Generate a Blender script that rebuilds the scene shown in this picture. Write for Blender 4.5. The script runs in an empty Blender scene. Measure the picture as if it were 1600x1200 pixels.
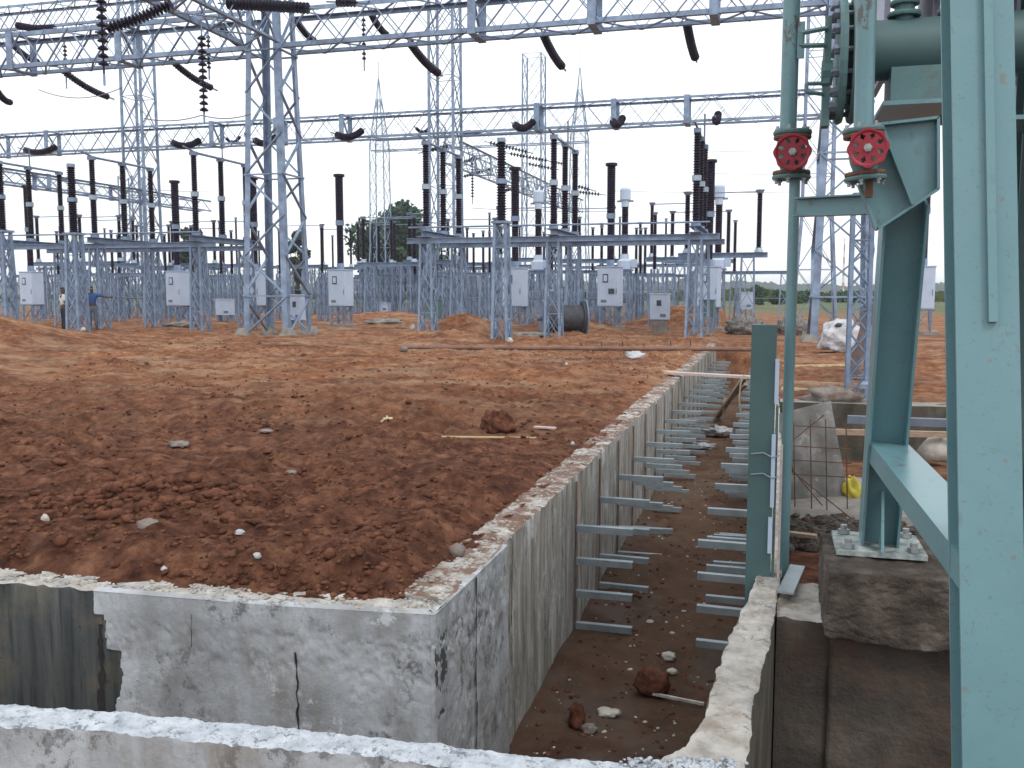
import bpy, bmesh, math, random
import numpy as np
from mathutils import Vector, Matrix, Euler
random.seed(7); np.random.seed(7)
R = math.radians
scene = bpy.context.scene
COL = scene.collection

# ---------------------------------------------------------------- camera
YAW, PITCH, FPX, EYE = 15.57, 5.71, 1450.0, 1.65
cam_d = bpy.data.cameras.new('camera'); cam = bpy.data.objects.new('camera', cam_d); COL.objects.link(cam)
cam.location = (0, 0, EYE); cam.rotation_euler = (R(90 - PITCH), 0, R(YAW))
cam_d.sensor_width = 36; cam_d.lens = 36 * FPX / 1600; cam_d.clip_start = 0.05; cam_d.clip_end = 5000
scene.camera = cam
# ---------------------------------------------------------------- world: bright overcast over a Nishita sky
W = bpy.data.worlds.new('World'); scene.world = W; W.use_nodes = True
nt = W.node_tree; nt.nodes.clear()
wo = nt.nodes.new('ShaderNodeOutputWorld'); bg = nt.nodes.new('ShaderNodeBackground')
sky = nt.nodes.new('ShaderNodeTexSky'); sky.sky_type = 'NISHITA'; sky.sun_disc = False
sky.sun_elevation = R(50); sky.sun_rotation = R(142); sky.dust_density = 3
sc_ = nt.nodes.new('ShaderNodeVectorMath'); sc_.operation = 'SCALE'; sc_.inputs['Scale'].default_value = 0.9
tc = nt.nodes.new('ShaderNodeTexCoord'); nz = nt.nodes.new('ShaderNodeTexNoise'); nz.inputs['Scale'].default_value = 2.2; nz.inputs['Detail'].default_value = 5
rp = nt.nodes.new('ShaderNodeValToRGB')
rp.color_ramp.elements[0].position = .3; rp.color_ramp.elements[0].color = (10.2, 10.7, 11.0, 1)
rp.color_ramp.elements[1].position = .7; rp.color_ramp.elements[1].color = (11.2, 11.5, 11.6, 1)
mx = nt.nodes.new('ShaderNodeMixRGB'); mx.inputs['Fac'].default_value = .93
nt.links.new(tc.outputs['Generated'], nz.inputs['Vector']); nt.links.new(nz.outputs['Fac'], rp.inputs['Fac'])
nt.links.new(sky.outputs['Color'], sc_.inputs[0]); nt.links.new(sc_.outputs['Vector'], mx.inputs['Color1'])
nt.links.new(rp.outputs['Color'], mx.inputs['Color2']); nt.links.new(mx.outputs['Color'], bg.inputs['Color'])
bg.inputs['Strength'].default_value = 0.1; nt.links.new(bg.outputs['Background'], wo.inputs['Surface'])
sun_d = bpy.data.lights.new('sun', 'SUN'); sun = bpy.data.objects.new('sun', sun_d); COL.objects.link(sun)
sun_d.energy = 0.9; sun_d.angle = R(14); sun_d.color = (1, .97, .93)
sun.rotation_euler = (R(40), 0, R(38))
scene.view_settings.view_transform = 'Standard'; scene.view_settings.look = 'None'
scene.view_settings.exposure = 0.35; scene.view_settings.gamma = 1

# ---------------------------------------------------------------- survey: pixel of the 1600x1200 photograph -> point in the world
_p, _a = R(PITCH), R(YAW)
_r = Vector((math.cos(_a), math.sin(_a), 0)); _f = Vector((-math.sin(_a)*math.cos(_p), math.cos(_a)*math.cos(_p), -math.sin(_p)))
_u = Vector((-math.sin(_a)*math.sin(_p), math.cos(_a)*math.sin(_p), math.cos(_p)))
def ray(x, y): return _f + (x-800)/FPX*_r + (600-y)/FPX*_u
def G(x, y, z=0.0):
    d = ray(x, y); return Vector((0, 0, EYE)) + d*((z-EYE)/d.z)
def GY(x, y, Y):
    d = ray(x, y); return Vector((0, 0, EYE)) + d*(Y/d.y)
def GX(x, y, X):
    d = ray(x, y); return Vector((0, 0, EYE)) + d*(X/d.x)

# ---------------------------------------------------------------- numpy noise
def _h(ix, iy, s):
    n = (ix.astype(np.int64)*374761393 + iy.astype(np.int64)*668265263 + s*1274126177) & 0xffffffff
    n = ((n ^ (n >> 13))*1274126177) & 0xffffffff
    return ((n ^ (n >> 16)) & 0xffff)/65535.0
def vn(x, y, s=0):
    ix = np.floor(x); iy = np.floor(y); fx = x-ix; fy = y-iy
    fx = fx*fx*(3-2*fx); fy = fy*fy*(3-2*fy)
    a = _h(ix, iy, s); b = _h(ix+1, iy, s); c = _h(ix, iy+1, s); d = _h(ix+1, iy+1, s)
    return (a*(1-fx)+b*fx)*(1-fy) + (c*(1-fx)+d*fx)*fy - .5
def fbm(x, y, f=1.0, o=4, g=.5, s=0):
    r = 0; A = 1
    for k in range(o):
        r = r + A*vn(x*f+17.3*k, y*f-9.1*k, s+k); f *= 2.03; A *= g
    return r
def sst(a, b, x):
    t = np.clip((x-a)/(b-a), 0, 1); return t*t*(3-2*t)

# ---------------------------------------------------------------- materials
MATS = {}
def mat(name, stops, scale=5, rough=.7, metal=0, bump=0, bscale=60, detail=6, extra=None, bdist=.01, spec=.5, stretch=None, coord='Object'):
    """noise driven colour: stops = [(pos, (r,g,b)), ...]"""
    if name in MATS: return MATS[name]
    m = bpy.data.materials.new(name); m.use_nodes = True; t = m.node_tree; L = t.links
    b = t.nodes['Principled BSDF']; b.inputs['Roughness'].default_value = rough; b.inputs['Metallic'].default_value = metal
    b.inputs['Specular IOR Level'].default_value = spec
    c = t.nodes.new('ShaderNodeTexCoord'); vec = c.outputs[coord]
    if stretch:
        mp = t.nodes.new('ShaderNodeMapping'); mp.inputs['Scale'].default_value = stretch
        L.new(vec, mp.inputs['Vector']); vec2 = mp.outputs['Vector']
    else: vec2 = vec
    n = t.nodes.new('ShaderNodeTexNoise'); n.inputs['Scale'].default_value = scale; n.inputs['Detail'].default_value = detail; n.inputs['Roughness'].default_value = .6
    L.new(vec2, n.inputs['Vector'])
    r = t.nodes.new('ShaderNodeValToRGB'); e = r.color_ramp.elements
    while len(e) < len(stops): e.new(.5)
    for k, (p, col) in enumerate(stops): e[k].position = p; e[k].color = (*col, 1)
    L.new(n.outputs['Fac'], r.inputs['Fac']); out = r.outputs['Color']
    for ex in (extra or []):   # (scale, lo, hi, color, strength, stretch, mode)
        n2 = t.nodes.new('ShaderNodeTexNoise'); n2.inputs['Scale'].default_value = ex[0]; n2.inputs['Detail'].default_value = 7; n2.inputs['Roughness'].default_value = .65
        mp = t.nodes.new('ShaderNodeMapping'); mp.inputs['Scale'].default_value = ex[5] if len(ex) > 5 else (1, 1, 1); mp.inputs['Location'].default_value = (ex[0]*3.1, 7.7, 1.3)
        L.new(vec, mp.inputs['Vector']); L.new(mp.outputs['Vector'], n2.inputs['Vector'])
        mr = t.nodes.new('ShaderNodeMapRange'); mr.inputs['From Min'].default_value = ex[1]; mr.inputs['From Max'].default_value = ex[2]; mr.inputs['To Max'].default_value = ex[4]
        L.new(n2.outputs['Fac'], mr.inputs['Value'])
        if len(ex) > 6:       # ex[6] = (zone scale, zone lo, zone hi): thin squiggles only inside noisy zones
            n2.inputs['Detail'].default_value = 10; n2.inputs['Roughness'].default_value = .78
            zn = t.nodes.new('ShaderNodeTexNoise'); zn.inputs['Scale'].default_value = ex[6][0]; zn.inputs['Detail'].default_value = 4; L.new(vec, zn.inputs['Vector'])
            zr = t.nodes.new('ShaderNodeMapRange'); zr.inputs['From Min'].default_value = ex[6][1]; zr.inputs['From Max'].default_value = ex[6][2]; L.new(zn.outputs['Fac'], zr.inputs['Value'])
            mm = t.nodes.new('ShaderNodeMath'); mm.operation = 'MULTIPLY'; L.new(mr.outputs['Result'], mm.inputs[0]); L.new(zr.outputs['Result'], mm.inputs[1])
            mr = mm; mr_out = mm.outputs[0]
        else: mr_out = mr.outputs['Result']
        m2 = t.nodes.new('ShaderNodeMixRGB'); m2.inputs['Color2'].default_value = (*ex[3], 1)
        L.new(mr_out, m2.inputs['Fac']); L.new(out, m2.inputs['Color1']); out = m2.outputs['Color']
    L.new(out, b.inputs['Base Color'])
    if bump:
        nb = t.nodes.new('ShaderNodeTexNoise'); nb.inputs['Scale'].default_value = bscale; nb.inputs['Detail'].default_value = 8; nb.inputs['Roughness'].default_value = .65
        L.new(vec, nb.inputs['Vector']); bp = t.nodes.new('ShaderNodeBump'); bp.inputs['Strength'].default_value = bump; bp.inputs['Distance'].default_value = bdist
        L.new(nb.outputs['Fac'], bp.inputs['Height']); L.new(bp.outputs['Normal'], b.inputs['Normal'])
    MATS[name] = m; return m
def M_(name): return MATS[name]
mat('steel', [(.3, (.15, .21, .32)), (.7, (.30, .395, .54))], 3, .45, .25, extra=[(1.1, .48, .7, (.09, .10, .17), .6)])
mat('steel_dark', [(.3, (.12, .14, .19)), (.7, (.2, .23, .3))], 3, .6, .3)
mat('steel_bright', [(.3, (.30, .38, .48)), (.7, (.42, .5, .6))], 4, .5, .3)
mat('porcelain', [(.3, (.010, .007, .022)), (.7, (.024, .016, .04))], 5, .42, spec=.22)
mat('cabinet_paint', [(.3, (.42, .52, .68)), (.7, (.54, .63, .78))], 1.5, .45, extra=[(3, .6, .8, (.4, .38, .4), .4)])
mat('dark_glass', [(.3, (.02, .03, .05)), (.7, (.05, .07, .1))], 3, .2)
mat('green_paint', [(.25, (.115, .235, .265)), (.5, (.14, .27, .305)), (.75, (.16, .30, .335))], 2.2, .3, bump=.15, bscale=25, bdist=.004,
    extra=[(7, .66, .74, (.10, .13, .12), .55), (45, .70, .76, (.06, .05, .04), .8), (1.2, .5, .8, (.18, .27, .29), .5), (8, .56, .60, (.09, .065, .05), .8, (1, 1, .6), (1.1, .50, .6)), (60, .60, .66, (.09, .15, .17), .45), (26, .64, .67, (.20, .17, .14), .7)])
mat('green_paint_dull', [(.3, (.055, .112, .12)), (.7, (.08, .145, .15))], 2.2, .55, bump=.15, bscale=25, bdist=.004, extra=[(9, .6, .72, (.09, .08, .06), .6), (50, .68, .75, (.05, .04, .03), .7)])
mat('green_cast', [(.3, (.075, .15, .16)), (.7, (.11, .21, .215))], 4, .6, bump=.2, bscale=60, extra=[(8, .55, .7, (.12, .10, .08), .6)])
mat('rust', [(.3, (.10, .05, .035)), (.7, (.2, .1, .06))], 12, .8, bump=.2)
mat('red_paint', [(.3, (.22, .01, .025)), (.7, (.36, .02, .04))], 12, .5, bump=.1, bscale=80, extra=[(20, .6, .7, (.12, .03, .03), .6)])
mat('bare_bolt', [(.3, (.25, .26, .27)), (.7, (.42, .44, .45))], 20, .5, .6)
mat('galv_bar', [(.3, (.24, .29, .33)), (.7, (.38, .43, .46))], 5, .5, .35, extra=[(14, .6, .75, (.2, .13, .09), .6)])
mat('wood', [(.3, (.3, .2, .14)), (.7, (.48, .36, .27))], 6, .8, stretch=(1, 8, 8), bump=.3, bscale=40)
mat('wood_pink', [(.3, (.42, .32, .3)), (.7, (.6, .48, .46))], 5, .8, stretch=(1, 8, 8), bump=.3, bscale=40)
mat('wood_dark', [(.3, (.05, .03, .03)), (.7, (.1, .065, .06))], 6, .8)
mat('straw', [(.3, (.5, .38, .2)), (.7, (.66, .54, .32))], 6, .8)
mat('rusty_pipe', [(.3, (.15, .08, .06)), (.7, (.26, .15, .11))], 4, .8, bump=.3)
mat('rope', [(.3, (.35, .3, .24)), (.7, (.5, .44, .36))], 30, .9)
mat('white_plastic', [(.3, (.5, .51, .55)), (.7, (.72, .72, .75))], 5, .5, bump=1, bscale=7, bdist=.12)
mat('yellow_plastic', [(.3, (.5, .4, .03)), (.7, (.65, .55, .08))], 6, .5, bump=.4, bscale=14, bdist=.03)
SOIL = [(.32, (.038, .016, .011)), (.43, (.115, .047, .030)), (.53, (.20, .086, .052)), (.66, (.34, .165, .10))]
mat('clod_soil', [(.35, (.065, .027, .018)), (.65, (.21, .09, .056))], 9, .95, bump=.9, bscale=30, bdist=.03, spec=.1)
mat('stone', [(.3, (.13, .11, .1)), (.7, (.27, .25, .23))], 9, .85, bump=.5, bscale=30, extra=[(6, .45, .7, (.16, .07, .04), .7)])
mat('pale_stone', [(.3, (.36, .33, .3)), (.7, (.6, .57, .53))], 9, .85, bump=.5, bscale=30)
mat('gravel_grey', [(.4, (.12, .11, .105)), (.6, (.34, .32, .30))], 22, .95, bump=1, bscale=40, bdist=.04)
mat('sign_red', [(.3, (.4, .2, .2)), (.7, (.5, .25, .24))], 4, .6)
mat('mast_white', [(.3, (.6, .62, .66)), (.7, (.7, .72, .75))], 4, .6)
mat('violet_render', [(.3, (.16, .17, .25)), (.7, (.24, .25, .34))], 2, .8, bump=.3)
mat('radiator', [(.3, (.3, .32, .44)), (.7, (.42, .44, .56))], 2, .5)
mat('drum_black', [(.3, (.03, .032, .04)), (.7, (.075, .08, .1))], 4, .7, bump=.4)
mat('bark', [(.3, (.04, .03, .025)), (.7, (.09, .07, .055))], 6, .9)
mat('leaf', [(.3, (.022, .055, .03)), (.55, (.045, .10, .05)), (.75, (.09, .16, .08))], .5, .7, spec=.2)
mat('leaf_dark', [(.3, (.012, .028, .022)), (.75, (.04, .065, .05))], .5, .7, spec=.2)
mat('leaf_mid', [(.3, (.02, .045, .03)), (.6, (.04, .08, .05)), (.75, (.07, .12, .07))], .4, .7, spec=.2)
mat('grass', [(.3, (.06, .10, .04)), (.75, (.16, .2, .09))], .5, .8, spec=.2)
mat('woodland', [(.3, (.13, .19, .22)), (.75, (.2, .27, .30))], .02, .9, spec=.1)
mat('skin', [(.3, (.06, .03, .02)), (.7, (.1, .05, .035))], 9, .6)
mat('hair', [(.3, (.008, .007, .007)), (.7, (.015, .014, .014))], 9, .8)
mat('shirt_white', [(.3, (.55, .55, .55)), (.7, (.68, .67, .66))], 6, .8)
mat('shirt_blue', [(.3, (.02, .07, .22)), (.7, (.04, .11, .32))], 6, .8)
mat('trousers_dark', [(.3, (.012, .014, .022)), (.7, (.03, .033, .045))], 6, .85)
mat('trousers_grey', [(.3, (.08, .1, .15)), (.7, (.13, .15, .2))], 6, .85)
mat('roof_sheet', [(.3, (.16, .13, .13)), (.7, (.24, .2, .2))], 2, .8)
mat('wire', [(.3, (.13, .14, .17)), (.7, (.2, .21, .24))], 2, .6)

# concrete faces: plaster over concrete, vertical runs of dirt, pitted zones
mat('concrete_front', [(.32, (.24, .245, .26)), (.5, (.36, .375, .40)), (.68, (.48, .505, .54))], 1.8, .9, bump=.5, bscale=14, bdist=.02, detail=10,
    extra=[(4, .48, .66, (.20, .19, .18), .6, (1, 1, .4)), (11, .51, .565, (.115, .11, .11), .8, (1, 1, .8), (2.2, .46, .56)), (6, .54, .59, (.62, .645, .68), .65, (1, 1, 1), (1.3, .42, .58)),
           (40, .66, .70, (.06, .055, .055), .8), (2.0, .54, .68, (.21, .18, .14), .7, (1.5, 1.5, .5))])
mat('concrete_old', [(.3, (.035, .04, .045)), (.55, (.075, .08, .08)), (.75, (.15, .15, .14))], 2.0, .9, bump=.4, bscale=14, stretch=(6, 6, .4), detail=10,
    extra=[(3, .5, .62, (.13, .11, .08), .6, (1, 1, 1)), (12, .52, .62, (.02, .024, .028), .7, (3, 3, .15)), (30, .64, .68, (.02, .02, .02), .8)])
mat('concrete_board', [(.32, (.20, .185, .165)), (.5, (.32, .31, .29)), (.68, (.50, .50, .49))], 2.2, .9, bump=.5, bscale=14, bdist=.02, stretch=(3, 3, .6), detail=10,
    extra=[(3.0, .52, .6, (.10, .09, .08), .55, (3, 3, .2)), (9, .53, .58, (.13, .115, .10), .75, (1, 1, .4), (1.8, .48, .58)), (5, .54, .58, (.60, .61, .62), .65, (1, 1, .6), (1.2, .45, .6)), (34, .66, .70, (.05, .045, .04), .8), (1.0, .5, .66, (.24, .18, .12), .6)])
mat('concrete_brown', [(.3, (.05, .043, .033)), (.5, (.085, .075, .06)), (.7, (.15, .14, .12))], 3, .9, bump=.5, bscale=14, bdist=.02, stretch=(1.5, 1.5, .8), extra=[(4, .5, .7, (.05, .042, .035), .6)])
mat('mortar_soiled', [(.3, (.26, .22, .19)), (.5, (.44, .41, .38)), (.7, (.64, .62, .61))], 9, .9, bump=.9, bscale=30, bdist=.02, detail=12,
    extra=[(6, .47, .54, (.17, .085, .055), .9), (2.0, .48, .58, (.15, .07, .045), .8), (20, .54, .58, (.14, .12, .11), .7, (1, 1, 1), (3, .3, .5))])
mat('mortar_top', [(.3, (.30, .27, .235)), (.5, (.45, .425, .39)), (.7, (.60, .58, .56))], 9, .9, bump=1.0, bscale=30, bdist=.02, detail=12,
    extra=[(13, .54, .58, (.17, .14, .12), .8, (1, 1, 1), (3.5, .42, .56)), (5, .55, .62, (.33, .32, .33), .7), (2.2, .54, .64, (.26, .19, .14), .6)])
mat('mortar_white', [(.3, (.36, .40, .45)), (.5, (.53, .57, .63)), (.7, (.68, .72, .77))], 12, .9, bump=1.0, bscale=34, bdist=.02, detail=12,
    extra=[(20, .53, .57, (.15, .165, .19), .85, (1, 1, 1), (5, .42, .54)), (55, .62, .66, (.16, .17, .2), .7)])
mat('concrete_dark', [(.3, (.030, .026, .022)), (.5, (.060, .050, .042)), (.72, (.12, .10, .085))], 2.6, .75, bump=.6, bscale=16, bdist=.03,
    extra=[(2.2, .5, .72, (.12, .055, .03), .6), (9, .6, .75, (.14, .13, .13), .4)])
mat('concrete_rough', [(.3, (.035, .027, .022)), (.5, (.085, .066, .054)), (.72, (.18, .15, .13))], 6, .9, bump=1, bscale=16, bdist=.05,
    extra=[(12, .6, .7, (.02, .018, .018), .8)])
mat('concrete_pale', [(.3, (.17, .15, .135)), (.7, (.32, .30, .28))], 5, .9, bump=.4, bscale=16, extra=[(3, .5, .7, (.2, .16, .13), .6)])
mat('slab_concrete', [(.3, (.10, .095, .09)), (.5, (.17, .165, .16)), (.7, (.34, .33, .32))], 3.2, .85, bump=.3, bscale=16, extra=[(5, .6, .7, (.45, .45, .44), .6)])

def soil_material():
    m = bpy.data.materials.new('red_soil'); m.use_nodes = True; t = m.node_tree; L = t.links; N = t.nodes
    b = N['Principled BSDF']; b.inputs['Roughness'].default_value = .97; b.inputs['Specular IOR Level'].default_value = .12
    c = N.new('ShaderNodeTexCoord'); v = c.outputs['Object']
    def noise(scale, detail=8, rough=.65, st=(1, 1, 1), loc=(0, 0, 0)):
        mp = N.new('ShaderNodeMapping'); mp.inputs['Scale'].default_value = st; mp.inputs['Location'].default_value = loc; L.new(v, mp.inputs['Vector'])
        n = N.new('ShaderNodeTexNoise'); n.inputs['Scale'].default_value = scale; n.inputs['Detail'].default_value = detail; n.inputs['Roughness'].default_value = rough
        L.new(mp.outputs['Vector'], n.inputs['Vector']); return n.outputs['Fac']
    def ramp(f, stops):
        r = N.new('ShaderNodeValToRGB'); e = r.color_ramp.elements
        while len(e) < len(stops): e.new(.5)
        for k, (p, col) in enumerate(stops): e[k].position = p; e[k].color = (*col, 1)
        L.new(f, r.inputs['Fac']); return r.outputs['Color']
    def mr(f, a, b_, lo=0, hi=1):
        n = N.new('ShaderNodeMapRange'); n.inputs['From Min'].default_value = a; n.inputs['From Max'].default_value = b_; n.inputs['To Min'].default_value = lo; n.inputs['To Max'].default_value = hi
        L.new(f, n.inputs['Value']); return n.outputs['Result']
    def mix(f, a, b_):
        n = N.new('ShaderNodeMixRGB'); L.new(f, n.inputs['Fac']); L.new(a, n.inputs['Color1']); L.new(b_, n.inputs['Color2']); return n.outputs['Color']
    def mul(a, b_):
        n = N.new('ShaderNodeMath'); n.operation = 'MULTIPLY'; L.new(a, n.inputs[0]); L.new(b_, n.inputs[1]); return n.outputs[0]
    dark = ramp(noise(5, 10, .72), SOIL)
    orange = ramp(noise(3.5, 10, .7, loc=(5, 1, 0)), [(.33, (.15, .058, .030)), (.5, (.32, .135, .068)), (.66, (.52, .29, .16))])
    sep = N.new('ShaderNodeSeparateXYZ'); L.new(v, sep.inputs[0])
    band = mul(mr(sep.outputs['Y'], 8.5, 17), mr(noise(.35, 7, .65, loc=(3, 3, 0)), .36, .56, .05, .85))
    col = mix(band, dark, orange)
    # pale dry tracks
    track = mul(mr(noise(.6, 10, .72, st=(.7, 1.3, 1), loc=(9, 2, 0)), .48, .62, 0, .55), mr(sep.outputs['Y'], 7.5, 15))
    rgb = N.new('ShaderNodeRGB'); rgb.outputs[0].default_value = (.46, .32, .21, 1)
    col = mix(track, col, rgb.outputs[0])
    # damp greyish patches close by and down in the trench
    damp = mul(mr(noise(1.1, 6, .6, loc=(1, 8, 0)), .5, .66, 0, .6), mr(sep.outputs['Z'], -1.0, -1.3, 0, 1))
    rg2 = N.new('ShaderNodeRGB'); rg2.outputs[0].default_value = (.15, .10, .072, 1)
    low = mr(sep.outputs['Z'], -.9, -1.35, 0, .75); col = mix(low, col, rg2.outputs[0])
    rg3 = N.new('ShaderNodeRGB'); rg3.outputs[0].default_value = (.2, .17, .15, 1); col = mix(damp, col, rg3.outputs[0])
    pt = mr(noise(1.6, 7, .65, loc=(4, 4, 2)), .52, .66, 0, .55); rg5 = N.new('ShaderNodeRGB'); rg5.outputs[0].default_value = (.075, .035, .026, 1); col = mix(pt, col, rg5.outputs[0])
    # far green scrub and haze coloured plain
    scr = mul(mr(sep.outputs['Y'], 62, 90), mr(noise(.05, 5, .6), .35, .5, .4, 1))
    rg4 = N.new('ShaderNodeRGB'); rg4.outputs[0].default_value = (.10, .14, .08, 1); col = mix(scr, col, rg4.outputs[0])
    L.new(col, b.inputs['Base Color'])
    nb = noise(30, 14, .8); bp = N.new('ShaderNodeBump'); bp.inputs['Strength'].default_value = 1.0; bp.inputs['Distance'].default_value = .05
    L.new(nb, bp.inputs['Height']); L.new(bp.outputs['Normal'], b.inputs['Normal'])
    return m
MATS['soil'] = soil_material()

# ---------------------------------------------------------------- mesh builder
class MB:
    def __init__(s): s.v = []; s.f = []
    def add(s, vs, fs):
        o = len(s.v); s.v += [tuple(q) for q in vs]; s.f += [tuple(i+o for i in f) for f in fs]; return s
    def box(s, x0, x1, y0, y1, z0, z1, mt=None):
        vs = [Vector((x, y, z)) for z in (z0, z1) for y in (y0, y1) for x in (x0, x1)]
        if mt is not None: vs = [mt @ q for q in vs]
        return s.add(vs, [(0, 2, 3, 1), (4, 5, 7, 6), (0, 1, 5, 4), (2, 6, 7, 3), (0, 4, 6, 2), (1, 3, 7, 5)])
    def prism(s, poly, mt, h):      # poly in local xy, extruded 0..h in local z, mt places it
        n = len(poly); vs = [mt @ Vector((x, y, 0)) for x, y in poly] + [mt @ Vector((x, y, h)) for x, y in poly]
        return s.add(vs, [tuple(range(n))[::-1], tuple(range(n, 2*n))] + [(i, (i+1) % n, n+(i+1) % n, n+i) for i in range(n)])
    @staticmethod
    def frame(p0, p1, up=(0, 0, 1)):
        p0 = Vector(p0); d = Vector(p1)-p0; h = d.length; z = d.normalized(); u = Vector(up)
        if abs(z.dot(u)) > .98: u = Vector((0, 1, 0))
        x = u.cross(z).normalized(); y = z.cross(x)
        m = Matrix((x, y, z)).transposed().to_4x4(); m.translation = p0; return m, h
    def bar(s, p0, p1, w, h=None, up=(0, 0, 1)):
        m, l = s.frame(p0, p1, up); a = w/2; b = (h or w)/2
        return s.prism([(-a, -b), (a, -b), (a, b), (-a, b)], m, l)
    def ell(s, p0, p1, w, t, up=(0, 0, 1), sx=1, sy=1):  # angle section
        m, l = s.frame(p0, p1, up)
        P = [(0, 0), (w, 0), (w, t), (t, t), (t, w), (0, w)]; P = [(x*sx, y*sy) for x, y in P]
        if sx*sy < 0: P = P[::-1]
        return s.prism(P, m, l)
    def hbeam(s, p0, p1, w, d, tf, tw, up=(0, 0, 1)):      # flanges face local y
        m, l = s.frame(p0, p1, up); a = w/2; b = d/2; c = tw/2
        P = [(-a, -b), (a, -b), (a, -b+tf), (c, -b+tf), (c, b-tf), (a, b-tf), (a, b), (-a, b), (-a, b-tf), (-c, b-tf), (-c, -b+tf), (-a, -b+tf)]
        return s.prism(P, m, l)
    def tube(s, p0, p1, r, r1=None, seg=10, cap=True):
        m, l = s.frame(p0, p1); r1 = r if r1 is None else r1
        vs = []
        for rr, z in ((r, 0), (r1, l)):
            vs += [m @ Vector((rr*math.cos(2*math.pi*k/seg), rr*math.sin(2*math.pi*k/seg), z)) for k in range(seg)]
        fs = [(k, (k+1) % seg, seg+(k+1) % seg, seg+k) for k in range(seg)]
        if cap: fs += [tuple(range(seg))[::-1], tuple(range(seg, 2*seg))]
        return s.add(vs, fs)
    def lathe(s, prof, p0, p1, seg=10):      # prof = [(r, t)] t = distance along the axis
        m, l = s.frame(p0, p1); vs = []; n = len(prof)
        for r, z in prof: vs += [m @ Vector((r*math.cos(2*math.pi*k/seg), r*math.sin(2*math.pi*k/seg), z)) for k in range(seg)]
        fs = [(i*seg+k, i*seg+(k+1) % seg, (i+1)*seg+(k+1) % seg, (i+1)*seg+k) for i in range(n-1) for k in range(seg)]
        fs += [tuple(range(seg))[::-1], tuple(range((n-1)*seg, n*seg))]
        return s.add(vs, fs)
    def path(s, pts, r, seg=6):
        for a, b in zip(pts[:-1], pts[1:]): s.tube(a, b, r, seg=seg)
        return s
    def mesh(s, name, material, smooth=False):
        me = bpy.data.meshes.new(name); me.from_pydata(s.v, [], s.f); me.materials.append(material)
        if smooth: me.polygons.foreach_set('use_smooth', [True]*len(me.polygons))
        me.update()
        if smooth: me.set_sharp_from_angle(angle=R(38))
        return me
    def build(s, name, material, parent=None, smooth=False, loc=None):
        o = bpy.data.objects.new(name, s.mesh(name, material, smooth)); COL.objects.link(o)
        if parent is not None: o.parent = parent
        if loc is not None: o.location = loc
        return o
def tag(o, label=None, cat=None, group=None, kind=None):
    if label: o['label'] = label
    if cat: o['category'] = cat
    if group: o['group'] = group
    if kind: o['kind'] = kind
    return o
def empty(name, loc=(0, 0, 0), rz=0, label=None, cat=None, group=None):
    o = bpy.data.objects.new(name, None); COL.objects.link(o); o.location = loc; o.rotation_euler.z = rz; o.empty_display_size = .2
    return tag(o, label, cat, group)
def copy_tree(o, parent=None):
    c = o.copy(); COL.objects.link(c); c.parent = parent
    for ch in [q for q in o.children]: copy_tree(ch, c)
    return c
def place(proto, state, loc, rz, label, group=None, scale=None):
    """first call moves the prototype itself, later calls copy it with its parts"""
    o = proto if not state.get(id(proto)) else copy_tree(proto)
    state[id(proto)] = True
    o.location = loc; o.rotation_euler.z = rz; o['label'] = label
    if group: o['group'] = group
    if scale: o.scale = scale
    return o
ST = {}
def ORD(n): return ['first', 'second', 'third', 'fourth', 'fifth', 'sixth', 'seventh', 'eighth', 'ninth', 'tenth', 'eleventh', 'twelfth', 'thirteenth', 'fourteenth', 'fifteenth', 'sixteenth', 'seventeenth', 'eighteenth', 'nineteenth', 'twentieth', 'twenty first', 'twenty second', 'twenty third', 'twenty fourth'][n]

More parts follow.
